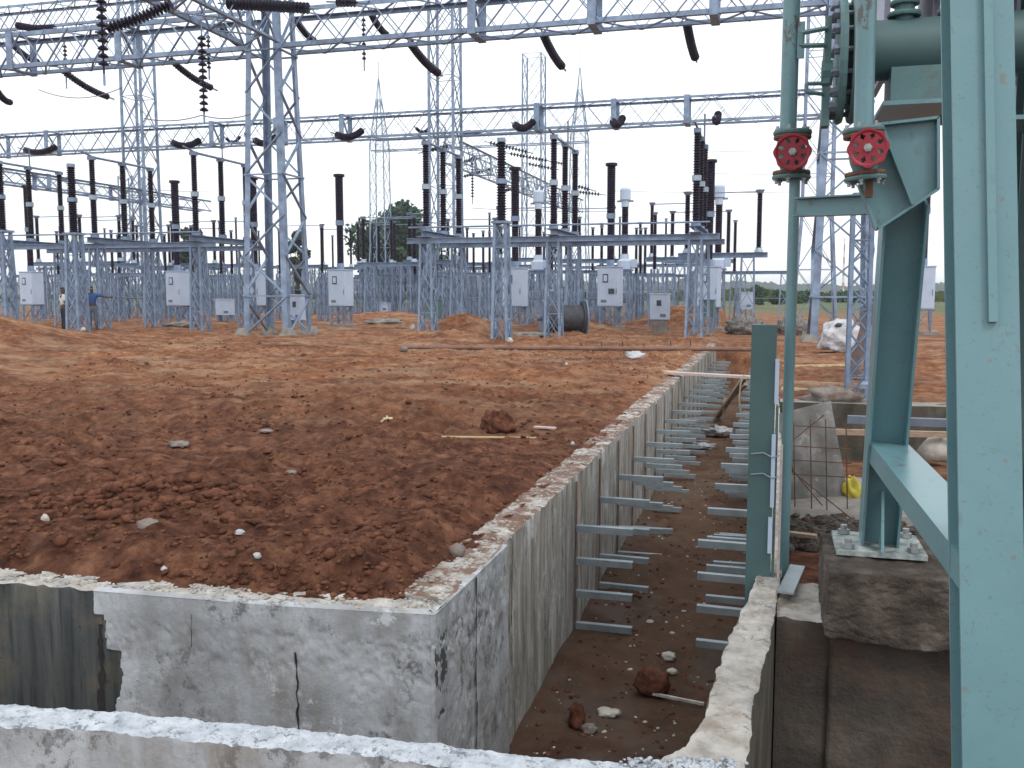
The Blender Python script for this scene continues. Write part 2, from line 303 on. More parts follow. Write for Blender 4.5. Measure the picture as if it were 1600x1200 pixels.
# ================================================================ GROUND: one sheet, terraced into trench and pit
def axis(segs):
    out = [segs[0][0]]
    for a, b, st in segs:
        n = max(1, int(round((b-a)/st))); out += list(np.linspace(a, b, n+1)[1:])
    return np.array(out)
gx = axis([(-1500, -300, 300), (-300, -90, 35), (-90, -32, 1.1), (-32, -14, .22), (-14, -7, .09), (-7, -4.2, .05), (-4.2, 1.3, .032), (1.3, 6, .12), (6, 60, 1.5), (60, 300, 40), (300, 1500, 300)])
gy = axis([(-60, 0, 10), (0, 2.6, .3), (2.6, 8, .036), (8, 13, .06), (13, 22, .11), (22, 38, .22), (38, 90, .8), (90, 300, 15), (300, 2500, 200)])
GXX, GYY = np.meshgrid(gx, gy)
def soil_h(x, y):
    near = 1-sst(30, 70, y)
    h = .16*fbm(x, y, .22, 3, s=3) + .085*fbm(x, y, 1.1, 3, .55, 11)
    rid = np.abs(fbm(x*1.0, y*1.0, 2.6, 4, .55, 21)); h = h + .075*(.28-rid)*1.2
    h = h + .042*fbm(x, y, 9, 3, .65, 31)*(1+1.2*sst(-.1, .2, fbm(x, y, .9, 3, .5, 35)))
    for (ax, ay, bx, by, w_, dp) in ((-9.5, 8.2, -2.6, 12.6, .16, .05), (-9.9, 9.4, -3.0, 13.9, .16, .05), (-8, 12, -4.5, 21, .2, .06), (-12, 14, -2.4, 17.5, .2, .06)):
        L_ = math.hypot(bx-ax, by-ay); tx, ty = (bx-ax)/L_, (by-ay)/L_; t_ = (x-ax)*tx+(y-ay)*ty; d_ = (x-ax)*ty-(y-ay)*tx+.25*np.sin(t_*.5)
        m_ = sst(0, 1.2, t_)*(1-sst(L_-1.2, L_, t_)); h = h-dp*m_*(np.exp(-(d_/w_)**2)-.5*np.exp(-((np.abs(d_)-w_*1.7)/(w_*.6))**2))
    h = h*(.35+.65*near)
    # heaps
    for (px, py, hh, rx, ry) in ((-24.2, 23.0, 1.0, 3.4, 2.6), (-21.0, 21.5, .3, 1.6, 1.5), (-4.5, 5.62, .15, .45, .3), (-3.9, 5.75, .12, .4, .25), (-11.3, 34.0, .75, 1.3, 1.0), (-5.6, 12.0, .1, 1.2, .6),
                                 (-20, 47, .5, 3, 2), (-2.2, 44, .5, 3, 1.6), (.8, 44, .8, 2.4, 1.6), (-8.5, 40, .6, 1.6, 1.2), (3.5, 40, .8, 3, 2), (-10, 29, .25, 2.5, 1.2), (-4, 43, .7, 2, 1.5)):
        h = h + hh*np.exp(-((x-px)/rx)**2-((y-py)/ry)**2)
    return h
def right_edge(y):      # trench side face of the right-hand wall
    return np.interp(y, [2.9, 3.2, 3.4, 3.82, 4.35, 5.5, 40], [-.30, -.28, -.235, -.20, -.16, -.03, .0])
FWX, FWY = [-14, -4.25, -2.44, -1.9, -1.64], [3.95, 4.22, 4.31, 4.37, 4.40]
def ground_h(x, y):
    h = soil_h(x, y); yf = np.interp(x, FWX, FWY)
    # left block: soil runs up to the walls and sinks just before their outer face
    rag = .07*fbm(x, y, 6, 3, .6, 55)
    d = np.minimum(-1.9-x+.07*sst(6, 10, y), y-yf-.15)
    lev = sst(-.02, .35, d+rag)
    left = (h+.03)*lev + (1-lev)*(-.012+.05*fbm(x, y, 5, 3, .6, 77))
    left = np.where(d < -.10, -.06, left)
    inblock = (x < -1.79) & (y > yf+.10) | (y > 31)
    re = right_edge(y)
    floor = -1.45+.05*fbm(x, y, 1.6, 4, .6, 91)+.05*sst(.05, .2, fbm(x, y, .9, 3, .5, 5))+.05*np.exp(-((x+1.5)/.3)**2-((y-7.3)/.5)**2)+.14*np.exp(-((x+1.2)/.35)**2-((y-10)/.5)**2)
    pit = -.8+.06*fbm(x, y, 1.6, 4, .6, 93)
    righth = h*.7
    out = np.where(inblock, left, floor)
    rw = x > re+.09
    out = np.where(rw & (y > 5.25) & (y < 14.4) & (x < 7) & (~(y > 31)), pit, out)
    out = np.where(rw & ((y >= 14.4) | (x >= 7)) & (y > 2.9) & (~(y > 31)), righth, out)
    out = np.where(rw & (y <= 5.25) & (x < 7), -2.2, out)
    out = np.where((y < 2.9) | ((x < -1.0) & (y < 2.98)), -.9, out)
    out = np.where((y < 2.9) & (x > .1) & (x < 7), -2.2, out)
    return out
GZ = ground_h(GXX, GYY)
ny, nx = GZ.shape
me = bpy.data.meshes.new('ground')
me.vertices.add(nx*ny); me.vertices.foreach_set('co', np.stack([GXX, GYY, GZ], -1).ravel().astype(np.float32))
ii = (np.arange(ny-1)[:, None]*nx + np.arange(nx-1)[None, :]).ravel()
q = np.stack([ii, ii+1, ii+nx+1, ii+nx], -1).ravel().astype(np.int32)
me.loops.add(len(q)); me.loops.foreach_set('vertex_index', q)
me.polygons.add(len(ii)); me.polygons.foreach_set('loop_start', (np.arange(len(ii))*4).astype(np.int32)); me.polygons.foreach_set('loop_total', np.full(len(ii), 4, np.int32))
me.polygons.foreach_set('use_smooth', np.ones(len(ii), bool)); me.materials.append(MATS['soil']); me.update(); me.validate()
ground = bpy.data.objects.new('ground', me); COL.objects.link(ground); ground['kind'] = 'structure'
def gz(x, y): return float(ground_h(np.array([float(x)]), np.array([float(y)]))[0])
def on(x, y, dz=0): return (x, y, gz(x, y)+dz)

# ================================================================ WALLS
def wall(name, path_in, path_out, z0, ztop, mside, mtop, label, cat='wall', seed=0, rough=.010, res=.03, far_res=None, edge_wob=.012, side_wob=.004, tops=8):
    """wall between two plan polylines (same number of points); rough mortar top as its own part"""
    P = []; Q = []
    for (a, b), (c, d) in zip(zip(path_in[:-1], path_in[1:]), zip(path_out[:-1], path_out[1:])):
        L = (Vector(b)-Vector(a)).length; dist = max(2.5, Vector(a).length); n = max(2, int(L/(res*max(1, dist/5))))
        for k in range(n): P.append(Vector(a).lerp(Vector(b), k/n)); Q.append(Vector(c).lerp(Vector(d), k/n))
    P.append(Vector(path_in[-1])); Q.append(Vector(path_out[-1])); n = len(P)
    P = np.array([(p.x, p.y) for p in P]); Q = np.array([(p.x, p.y) for p in Q])
    zr = [z0] + list(np.linspace(z0, ztop-.02, 10))[1:]
    V = []
    def side(A, B, s):
        d = (A-B); d = d/np.linalg.norm(d, axis=1, keepdims=True); cols = []
        for z in zr:
            w = side_wob*2*fbm(A[:, 0]*1.0+A[:, 1], np.full(len(A), z), 2.2, 4, .6, seed+s)
            cols.append(np.column_stack([A+d*w[:, None], np.full(len(A), z)]))
        return cols
    c1 = side(P, Q, 1); c2 = side(Q, P, 2)
    topc = []
    for k in range(tops+1):
        t = k/tops; base = P*(1-t)+Q*t
        e = edge_wob*2*fbm(base[:, 0]*1.0, base[:, 1], 9, 3, .6, seed+5)*(1 if k in (0, tops) else 0)
        d = (P-Q)/np.linalg.norm(P-Q, axis=1, keepdims=True)
        base = base + d*(e*(1 if k == 0 else -1))[:, None]
        z = ztop + rough*1.5*fbm(base[:, 0], base[:, 1], 16, 5, .75, seed+9)-(.007 if k in (0, tops) else 0)
        topc.append(np.column_stack([base, z]))
    def strip(cols, flip=False):
        v = np.concatenate(cols); m = len(cols); f = []
        for j in range(m-1):
            for i in range(n-1):
                a, b, c, d = j*n+i, j*n+i+1, (j+1)*n+i+1, (j+1)*n+i
                f.append((d, c, b, a) if flip else (a, b, c, d))
        return v.tolist(), f
    body = MB(); v, f = strip(c1+[topc[0]]); body.add(v, f); v, f = strip(c2+[topc[-1]], True); body.add(v, f)
    for e in (0, n-1):      # end faces
        body.add([c1[0][e], c2[0][e], c2[-1][e], c1[-1][e]], [(0, 1, 2, 3)])
        v = [c1[-1][e], *[t[e] for t in topc], c2[-1][e]]; body.add(v, [tuple(range(len(v)))])
    o = body.build(name, mside, None, True); tag(o, label, cat, kind='thing')
    top = MB(); v, f = strip(topc); top.add(v, f); t = top.build('mortar_top', mtop, o, True)
    return o

WL = -1.66
wall('retaining_wall', [(WL, 4.585), (WL, 30.2)], [(WL-.27, 4.585), (WL-.27, 30.2)], -1.6, 0, M_('concrete_board'), M_('mortar_soiled'),
     'long concrete trench wall with pale crumbling top holding back the red soil', seed=3, res=.035, side_wob=.006)
wall('retaining_wall', [(-14, 3.95), (-4.25, 4.22), (-2.44, 4.31), (-1.9, 4.37), (-1.64, 4.40)], [(-14, 4.17), (-4.25, 4.44), (-2.44, 4.53), (-1.9, 4.58), (-1.64, 4.583)], -1.6, -.012, M_('concrete_front'), M_('mortar_top'),
     'grey plastered concrete wall facing the camera below the red soil, cracked and pitted', seed=13, res=.035)
wall('trench_wall', [(-9, 1.95), (-4.25, 2.72), (-2.95, 2.90), (-2.56, 2.96), (-2.03, 3.01), (-1.35, 3.06), (-.86, 3.07), (-.5, 3.10), (-.36, 3.145)],
     [(-9, 1.80), (-4.25, 2.57), (-2.80, 2.75), (-2.43, 2.83), (-1.93, 2.85), (-1.30, 2.92), (-.83, 2.92), (-.48, 2.92), (-.20, 2.93)], -2.3, 0, M_('concrete_front'), M_('mortar_white'),
     'low white topped concrete wall crossing the bottom of the photo', seed=23, rough=.008, res=.014, edge_wob=.005, tops=10)
wall('trench_wall', [(-.36, 3.145), (-.29, 3.22), (-.25, 3.32), (-.215, 3.5), (-.20, 3.82), (-.16, 4.35), (-.03, 5.5), (0, 8), (0, 30.2)],
     [(-.20, 2.93), (-.06, 2.95), (-.05, 3.1), (-.035, 3.4), (-.02, 3.82), (.03, 4.35), (.10, 5.5), (.15, 8), (.15, 30.2)], -2.3, .002, M_('concrete_brown'), M_('mortar_top'),
     'right side wall of the trench with cream mortar top, curving in at the near corner', seed=27, rough=.010, res=.016, edge_wob=.008, tops=10)

# older stained concrete beside the plaster coat on the front wall: the plaster is a coat 18 mm proud with a ragged edge
def plaster():
    """coat 20 mm proud of the front wall, wrapped round the corner along the trench face, with ragged ends"""
    mb = MB(); rng = random.Random(4)
    S0, S1, SC = -3.62, 1.46, 0.0      # s < 0: front (x = -1.66 + s .. ), s > 0: along the trench face
    xs = np.concatenate([np.linspace(-1.98, -.04, 230), np.linspace(-.03, .06, 8), np.linspace(.07, 1.5, 150)])
    zs = np.linspace(-.016, -1.5, 90); n = len(xs); m = len(zs); V = []
    def pos(s_, off):
        if s_ <= -.03: x = -1.66+s_+.03; return np.array([x, float(np.interp(x, FWX, FWY))-off, 0]), None
        if s_ < .06: a_ = (s_+.03)/.09*math.pi/2; return np.array([-1.665+(.012+off)*math.sin(a_), 4.405-(.012+off)*math.cos(a_), 0]), None
        return np.array([-1.655+off, 4.40+(s_-.06), 0]), None
    LL = -1.98+.06*(zs < -.16)+np.where(zs < -.36, .09, 0)-np.where(zs < -.62, .03, 0)+.62*sst(-.72, -1.15, zs)+.05*fbm(zs, zs*0+3., 6, 4, .6, 5)
    RR_ = 1.42+.10*fbm(zs, zs*0+8., 2.5, 4, .6, 6)
    SS, ZZ = np.meshgrid(xs, zs); SC_ = np.minimum(np.maximum(SS, LL[:, None]), RR_[:, None])
    zone = sst(-.02, .18, fbm(SC_*.9, ZZ*1.6, 1.5, 3, .5, 71))*.5+sst(-.12, -.2, ZZ)*sst(-.46, -.34, ZZ)*.9
    OFF = .022+.006*fbm(SC_, ZZ, 2, 3, .5, 62)+zone*.009*fbm(SC_*.8, ZZ, 22, 5, .8, 61)-.006*zone
    OFF = np.where(SC_ != SS, -.01, OFF)
    for j, z in enumerate(zs):
        for i in range(n):
            p, _ = pos(float(SC_[j, i]), float(OFF[j, i])); V.append((p[0], p[1], z))
    mb.add(V, [(j*n+i, (j+1)*n+i, (j+1)*n+i+1, j*n+i+1) for j in range(m-1) for i in range(n-1)])
    o = len(mb.v); T = []
    for s0 in xs:
        s_ = min(max(s0, -1.98), 1.42); p, _ = pos(s_, .022); q_, _ = pos(s_, -.03); T.append((p[0], p[1], -.016)); T.append((q_[0], q_[1], -.008))
    mb.add(T, [(2*i, 2*i+2, 2*i+3, 2*i+1) for i in range(n-1)])
    return mb
fw = [o for o in bpy.data.objects if o.name.startswith('retaining_wall.001')][0]
plaster().build('plaster_coat', M_('concrete_front'), fw, True)
fw.data.materials[0] = M_('concrete_old')
# dark settlement cracks as thin ragged recess-coloured fillets
mat('crack_dark', [(.3, (.012, .011, .011)), (.7, (.035, .03, .03))], 20, .95)
def crack(x, y, z0, z1, w, parent, seed, ax='x'):
    rng = random.Random(seed); mb = MB(); P = []; z = z1; o = 0
    while z > z0:
        ww = w*rng.uniform(.35, 1.3); P.append((o, z, ww)); o += rng.uniform(-.008, .008); z -= rng.uniform(.02, .05)
    L = []; Rr = []
    for o_, z, ww in P:
        if ax == 'x': L.append((x+o_-ww/2, y, z)); Rr.append((x+o_+ww/2, y, z))
        else: L.append((x, y+o_-ww/2, z)); Rr.append((x, y+o_+ww/2, z))
    n = len(L); mb.add(L+Rr, [(i, i+1, n+i+1, n+i) for i in range(n-1)])
    o = mb.build('crack', M_('crack_dark'), parent); return o
crack(-2.39, 4.282, -1.4, -.26, .013, fw, 5); crack(-3.0, 4.252, -.30, -.1, .004, fw, 6); crack(-3.56, 4.222, -1.2, -.2, .05, fw, 7)
lw = bpy.data.objects['retaining_wall']
for k, (yy, z0, z1, w) in enumerate(((5.05, -1.5, -.02, .022), (5.92, -1.0, -.03, .02), (7.1, -.7, -.05, .012))):
    crack(WL+(.036 if k < 1 else .016), yy, z0, z1, w, lw, 20+k, 'y')

# pit cross wall, back wall, pale blinding patch, right pit side
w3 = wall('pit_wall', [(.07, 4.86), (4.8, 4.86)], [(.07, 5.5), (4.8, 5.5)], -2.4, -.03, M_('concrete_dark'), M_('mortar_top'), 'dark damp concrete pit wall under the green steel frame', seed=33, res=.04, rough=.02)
wall('pit_wall', [(.16, 14.3), (7, 14.3)], [(.16, 14.7), (7, 14.7)], -1.0, .02, M_('concrete_brown'), M_('concrete_pale'), 'weathered concrete wall at the far end of the equipment pit', seed=43, res=.1)
mb = MB(); xs = np.linspace(.18, 1.6, 24); ys = np.linspace(10.2, 12.4, 14)
v = [(x, y, -.72+.03*float(fbm(np.array([x]), np.array([y]), 3, 3, .5, 8)[0])-(.12 if (i in (0, 23) or j == 0) else 0)) for j, y in enumerate(ys) for i, x in enumerate(xs)]
mb.add(v, [(j*24+i, j*24+i+1, (j+1)*24+i+1, (j+1)*24+i) for j in range(13) for i in range(23)])
tag(mb.build('concrete_pad', M_('concrete_pale'), None, True), 'pale concrete pad on the pit floor behind the green post', 'pad')

# ================================================================ steel lattice builders
def lattice_column(mb_leg, mb_br, cx, cy, z0, z1, h0, h1, panels, lw_, bw, style='L', plan=True, xb=True):
    """four legs tapering from half width h0 to h1, X bracing on four faces"""
    def c(sx, sy, t): h = h0+(h1-h0)*t; return Vector((cx+sx*h, cy+sy*h, z0+(z1-z0)*t))
    for k, (sx, sy) in enumerate(((-1, -1), (1, -1), (1, 1), (-1, 1))):
        if style == 'L':
            p0, p1 = c(sx, sy, 0), c(sx, sy, 1)
            m, l = MB.frame(p0, p1, (0, 1, 0)); P = [(0, 0), (-sx*lw_, 0), (-sx*lw_, -0.012*sy), (-sx*.012, -0.012*sy), (-sx*.012, -sy*lw_), (0, -sy*lw_)]
            # frame x axis = y x z -> world +x ; y axis -> world +y for near vertical bars
            if sx*sy < 0: P = P[::-1]
            mb_leg[k].prism(P, m, l)
        else: mb_leg[k].bar(c(sx, sy, 0), c(sx, sy, 1), lw_)
    tt = [0]; 
    for i in range(panels): tt.append((i+1)/panels)
    for i in range(panels):
        a, b = tt[i], tt[i+1]
        for (s1, s2) in (((-1, -1), (1, -1)), ((1, -1), (1, 1)), ((1, 1), (-1, 1)), ((-1, 1), (-1, -1))):
            if xb or i % 2 == 0: mb_br.bar(c(*s1, a), c(*s2, b), bw, bw*.5)
            if xb or i % 2 == 1: mb_br.bar(c(*s2, a), c(*s1, b), bw, bw*.5)
            if plan and (i % 3 == 0 or i == panels-1): mb_br.bar(c(*s1, b), c(*s2, b), bw, bw*.5)
def gantry_tower(spec, style='L', lwid=.13, bw=.06, feet=True, spire=0):
    """spec = [(z, half)...]"""
    root = empty('gantry_tower'); legs = [MB() for _ in range(4)]; br = MB()
    for (z0, h0), (z1, h1) in zip(spec[:-1], spec[1:]):
        pan = max(1, int(round((z1-z0)/((1.0 if style == 'L' else 1.35)*(h0+h1)))))
        lattice_column(legs, br, 0, 0, z0, z1, h0, h1, pan, lwid, bw, style, xb=style != 'L')
    for l in legs: l.build('leg', M_('steel'), root)
    br.build('bracing', M_('steel'), root)
    if feet:
        h0 = spec[0][1]
        for sx in (-1, 1):
            for sy in (-1, 1):
                f = MB(); f.prism([(-.26, -.26), (.26, -.26), (.26, .26), (-.26, .26)], Matrix.Translation((sx*h0, sy*h0, -.3)), .33)
                f.add([(sx*h0+a*.26, sy*h0+b*.24, .03) for a, b in ((-1, -1), (1, -1), (1, 1), (-1, 1))]+[(sx*h0+a*.14, sy*h0+b*.14, .30) for a, b in ((-1, -1), (1, -1), (1, 1), (-1, 1))], [(0, 1, 5, 4), (1, 2, 6, 5), (2, 3, 7, 6), (3, 0, 4, 7), (4, 5, 6, 7)])
                f.build('footing', M_('concrete_pale'), root)
    if spire:
        z, h = spec[-1]; s = MB()
        for sx in (-1, 1):
            for sy in (-1, 1): s.bar((sx*h, sy*h, z), (sx*.03, sy*.03, z+spire*.55), lwid*.6)
        s.bar((0, 0, z+spire*.5), (0, 0, z+spire), .05); s.build('peak', M_('steel'), root)
    return root
def gantry_beam(L, depth=1.4, width=1.2, axis='x', lw_=.13, bw=.06, drops=(), zz=0, mname='steel', dropw=.28):
    root = empty('gantry_beam'); n = max(2, int(round(L/2.2)))
    def P(t, s, z): return Vector((t, s*width/2, z)) if axis == 'x' else Vector((s*width/2, t, z))
    for s in (-1, 1):
        for z in (0, depth):
            MB().ell(P(0, s, z), P(L, s, z), lw_, .014, sx=-1 if s > 0 else 1, sy=-1 if z else 1).build('chord', M_(mname), root)
    lc = MB(); d = L/n
    for k in range(n):
        a, b = k*d, (k+1)*d
        for s in (-1, 1):
            lc.bar(P(a, s, 0), P((a+b)/2, s, depth), bw, bw*.5); lc.bar(P((a+b)/2, s, depth), P(b, s, 0), bw, bw*.5)
            lc.bar(P(a, s, depth), P((a+b)/2, s, 0), bw*.4, bw*.3); lc.bar(P((a+b)/2, s, 0), P(b, s, depth), bw*.4, bw*.3)
        for z in (0, depth):
            lc.bar(P(a, -1, z), P((a+b)/2, 1, z), bw, bw*.5); lc.bar(P((a+b)/2, 1, z), P(b, -1, z), bw, bw*.5)
    lc.build('lacing', M_(mname), root)
    for t in drops:
        dp = MB()
        for s in (-1, 1):
            q0, q1 = P(t, s*1.04, -.05), P(t, s*1.04, depth+.05); dp.bar(q0, q1, dropw, .05, up=(0, 1, 0) if axis == 'x' else (1, 0, 0))
        dp.bar(P(t, -1, -.02), P(t, 1, -.02), dropw, .04); dp.bar(P(t, -1, depth+.02), P(t, 1, depth+.02), dropw, .04)
        dp.bar(P(t, -1, depth), P(t, 1, 0), .1, .05)
        dp.build('attachment_frame', M_(mname), root)
    return root
def disc_prof(n, r, pitch, core=.035):
    pr = [(core, 0)]
    for k in range(n):
        z = k*pitch+.03; pr += [(core, z), (r*.55, z+pitch*.12), (r, z+pitch*.42), (r*.97, z+pitch*.52), (core*1.3, z+pitch*.56)]
    pr.append((core, n*pitch+.06)); return pr
def string_mesh_curve(pts, r, n, pitch):
    """disc string along a polyline"""
    mb = MB(); L = [Vector(p) for p in pts]; acc = [0]
    for a, b in zip(L[:-1], L[1:]): acc.append(acc[-1]+(b-a).length)
    tot = acc[-1]; n = int(tot/pitch)
    def at(s):
        for i in range(len(L)-1):
            if s <= acc[i+1] or i == len(L)-2: return L[i].lerp(L[i+1], (s-acc[i])/(acc[i+1]-acc[i])), (L[i+1]-L[i]).normalized()
    for k in range(n):
        p, d = at((k+.5)*pitch); mb.lathe([(.04, 0), (r*.6, pitch*.1), (r, pitch*.4), (r*.95, pitch*.52), (.045, pitch*.6)], p-d*pitch*.4, p+d*pitch*.3, 10)
    for k in range(len(L)-1): mb.tube(L[k], L[k+1], .03, seg=6)
    return mb
def shed_column(z0, z1, r, core=.6, pitch=.09, seg=10):
    mb = MB(); n = int((z1-z0)/pitch); p = (z1-z0)/n; pr = [(r*core, 0)]
    for k in range(n):
        z = k*p; pr += [(r*core, z+p*.15), (r, z+p*.5), (r*core, z+p*.75)]
    pr.append((r*core, z1-z0)); mb.lathe(pr, (0, 0, z0), (0, 0, z1), seg); return mb
def stand_mesh(h, w0, w1, lw_=.07, bw=.04, panels=None):
    legs = [MB() for _ in range(4)]; br = MB(); lattice_column(legs, br, 0, 0, 0, h, w0, w1, panels or max(2, int(h/1.0)), lw_, bw, 'bar')
    return legs, br
def add_stand(root, h, w0, w1, x=0, y=0, lw_=.075, bw=.04, name='stand_leg', slim=False, panels=None):
    legs, br = stand_mesh(h, w0, w1, lw_, bw, panels)
    for l in legs: l.build(name, M_('steel'), root, loc=(x, y, 0))
    br.build('stand_bracing', M_('steel'), root, loc=(x, y, 0))

# ================================================================ GANTRIES
T1 = gantry_tower([(0, .92), (10.3, .66), (12, .62), (19.5, .55)], 'L', .22, .10)
tag(T1, cat='gantry tower')
place(T1, ST, (-17.9, 31.4, 0), 0, 'big galvanised lattice tower in front of the cabinets, left of centre', 'front gantry towers')
place(T1, ST, (2.1, 31.4, 0), 0, 'big galvanised lattice tower seen between the two red valve wheels and the green frame', 'front gantry towers')
T2 = gantry_tower([(0, 1.05), (5.5, .72), (19.5, .68)], 'bar', .13, .06, spire=3.5); tag(T2, cat='gantry tower')
place(T2, ST, (-17.9, 50.3, 0), 0, 'lattice tower in the second row, rising out of the frame at centre', 'second row gantry towers')
place(T2, ST, (-37.9, 50.3, 0), 0, 'lattice tower in the second row behind the two workers at left', 'second row gantry towers')
place(T2, ST, (2.1, 50.3, 0), 0, 'second row lattice tower showing behind the tower beside the red wheels', 'second row gantry towers')
T3 = gantry_tower([(0, 1.1), (6, .75), (19.5, .72)], 'bar', .10, .05); tag(T3, cat='gantry tower')
place(T3, ST, (-17.9, 70.5, 0), 0, 'thin distant lattice tower with open square top, right of the centre tower', 'third row gantry towers')
place(T3, ST, (-57, 74, 0), 0, 'slim distant lattice tower above the worker in white', 'third row gantry towers', scale=(1, 1, .62))
T4 = gantry_tower([(0, 1.1), (6, .8), (16, .72), (20.5, .2)], 'bar', .09, .045, feet=False, spire=3.6); tag(T4, cat='gantry tower')
place(T4, ST, (-17.9, 88, 0), 0, 'faint far lattice tower with pointed peak right of the open square tower', 'farthest gantry towers')
place(T4, ST, (-37.9, 87, 0), 0, 'faint far lattice tower with pointed peak above the dark tree', 'farthest gantry towers')

B1 = gantry_beam(18.6, 1.35, 1.2, 'x', .16, .075, drops=(7.2, 11.3, 15.2)); tag(B1, 'long lattice beam across the top of the photo, right of the big left tower', 'gantry beam', 'front gantry beams'); B1.location = (-17.2, 31.4, 10.35)
B1b = gantry_beam(24, 1.35, 1.2, 'x', .16, .075, drops=(8.5, 13.6, 18.6)); tag(B1b, 'lattice beam running from the big left tower to the left edge', 'gantry beam', 'front gantry beams'); B1b.location = (-42.6, 31.4, 10.35)
B2 = gantry_beam(62.3, 1.35, 1.1, 'x', .12, .055, drops=(6, 11.6, 15.6, 27.5, 31.8, 36, 47.5, 51.7, 55.5)); tag(B2, 'second row lattice beam crossing the whole photo at mid height', 'gantry beam'); B2.location = (-60, 50.3, 10.35)
B3 = gantry_beam(21, 1.35, 1.3, 'y', .16, .075, drops=(10.4, 15.5)); tag(B3, 'lattice beam coming towards the camera from the big left tower', 'gantry beam'); B3.location = (-17.9, 9.6, 10.45)
B4 = gantry_beam(36, 1.2, 1.0, 'y', .1, .05, drops=(6, 12, 18, 24, 30)); tag(B4, 'lattice beam running away behind the centre tower, hung with thin strings', 'gantry beam'); B4.location = (-17.9, 51.4, 9.0)
B5 = gantry_beam(26, .75, .9, 'y', .1, .05, drops=(5, 11, 17)); tag(B5, 'low lattice beam running away at far left above the post insulators', 'gantry beam'); B5.location = (-37.9, 31, 7.1)
B6 = gantry_beam(22, 1.2, 1.0, 'x', .1, .05); tag(B6, 'faint farthest lattice beam between the two pointed towers', 'gantry beam'); B6.location = (-39, 88, 15.6)
B7 = gantry_beam(30, 1.3, 1.2, 'x', .13, .06, drops=(9, 14)); tag(B7, 'uppermost lattice beam at the top left corner behind the front beam', 'gantry beam'); B7.location = (-57, 43, 15.6)

# ---- strain strings (dark insulators hanging off the beams)
def strain(pts, label, group, r=.15, pitch=.15, name='insulator_string', wire=None):
    pts = [Vector(p) for p in pts]; root = empty(name, pts[0], 0, label, 'insulator', group)
    rel = [p-pts[0] for p in pts]
    string_mesh_curve(rel, r, 0, pitch).build('discs', M_('porcelain'), root, True)
    f = MB(); d = (rel[-1]-rel[-2]).normalized()
    f.tube(rel[-1], rel[-1]+d*.3, .035, seg=6); f.build('fitting', M_('steel'), root)
    MB().tube(rel[0]-(rel[1]-rel[0]).normalized()*.35, rel[0], .03, seg=6).build('hanger', M_('steel'), root)
    return root
def seg_pts(px0, py0, Y0, px1, py1, Y1, sag=.15):
    a = GY(px0, py0, Y0); b = GY(px1, py1, Y1); out = []
    for k in range(5): t = k/4; p = a.lerp(b, t); p.z -= sag*4*t*(1-t); out.append(p)
    return out
near_s = [((-6, 140, 32.2), (16, 160, 34.4), 'tip of a dark insulator string at the left edge under the front beam'),
          ((98, 110, 32.2), (170, 152, 34.6), 'dark slanted insulator string under the front beam, above the worker in white'),
          ((265, 92, 32.2), (332, 138, 34.6), 'dark slanted insulator string under the front beam crossing the thinner hanging string'),
          ((640, 66, 32.2), (686, 115, 34.6), 'dark slanted insulator string under the front beam beside the centre tower'),
          ((848, 52, 32.2), (880, 106, 34.4), 'thick dark insulator string under the front beam, middle one of the right three'),
          ((1073, 35, 32.2), (1087, 92, 34.4), 'thick dark insulator string pointing nearly straight down under the front beam'),
          ((578, 18, 33.5), (605, 55, 36), 'short dark insulator string high behind the front beam left of the centre tower'),
          ((462, 30, 33.5), (492, 64, 36), 'short dark insulator string touching the right side of the big left tower'),
          ((345, 40, 33.0), (377, 70, 35), 'dark insulator string behind the front beam just left of the big left tower'),
          ((18, 68, 33.5), (60, 97, 36), 'thin dark insulator string behind the front beam near the left edge')]
for a, b, lab in near_s: strain(seg_pts(*a, *b, sag=.12), lab, 'strain strings under the front beam', r=.16 if b[0] > 600 and b[0] != 605 else .14, pitch=.13)
far_s = [((88, 229, 49.7), (35, 233, 47.6), 'left end of the beam'), ((312, 219, 49.7), (268, 222, 47.6), 'left of the big left tower'),
         ((566, 204, 49.7), (523, 209, 47.4), 'left of the centre tower'), ((833, 190, 49.7), (803, 194, 47.4), 'right of the centre tower'),
         ((973, 184, 49.7), (957, 189, 47.4), 'right of the faint pointed tower'), ((1122, 178, 49.7), (1118, 184, 47.2), 'seen end on'),
         ((430, 214, 49.7), (398, 219, 47.6), 'right beside the big left tower'), ((672, 198, 53), (650, 200, 51), 'thin one left of the centre tower'), ((375, 214, 53), (353, 216, 51), 'thin one left of the big left tower')]
for a, b, lab in far_s: strain(seg_pts(*a, *b, sag=.28), 'curved dark insulator string on the second row beam, '+lab.replace('thin one', 'thin'), 'curved strings on the second row beam', r=.2 if 'thin' not in lab else .1, pitch=.14)
# vertical disc strings under the beam that comes towards the camera
def vstring(px, py0, py1, Y, r, pitch, lab, ring=True):
    a = GY(px, py0, Y); b = GY(px, py1, Y); b.x, b.y = a.x, a.y; o = strain([a, (a+b)/2, b], lab, 'hanging disc strings', r=r, pitch=pitch)
    return o
vstring(156, -40, 116, 21.6, .14, .2, 'long hanging string of big dark discs at top left')
vstring(315, 55, 178, 26.4, .14, .2, 'hanging string of dark discs left of the big left tower')
vstring(325, 55, 112, 32, .09, .16, 'thin short hanging string right beside the longer one')
vstring(568, 28, 100, 38, .1, .2, 'short thin hanging string between the big left tower and the centre tower')
vstring(738, 240, 312, 62, .12, .2, 'thin far hanging string just right of the centre tower')
vstring(101, 70, 128, 36, .1, .18, 'thin short hanging string near the top left strain strings')
strain([GY(270, 6, 24.6), GY(215, 30, 24.4), GY(163, 46, 24.2)], 'long dark ribbed insulator string slanting at top left beside the hanging discs', 'ribbed strings at the top', r=.17, pitch=.12)
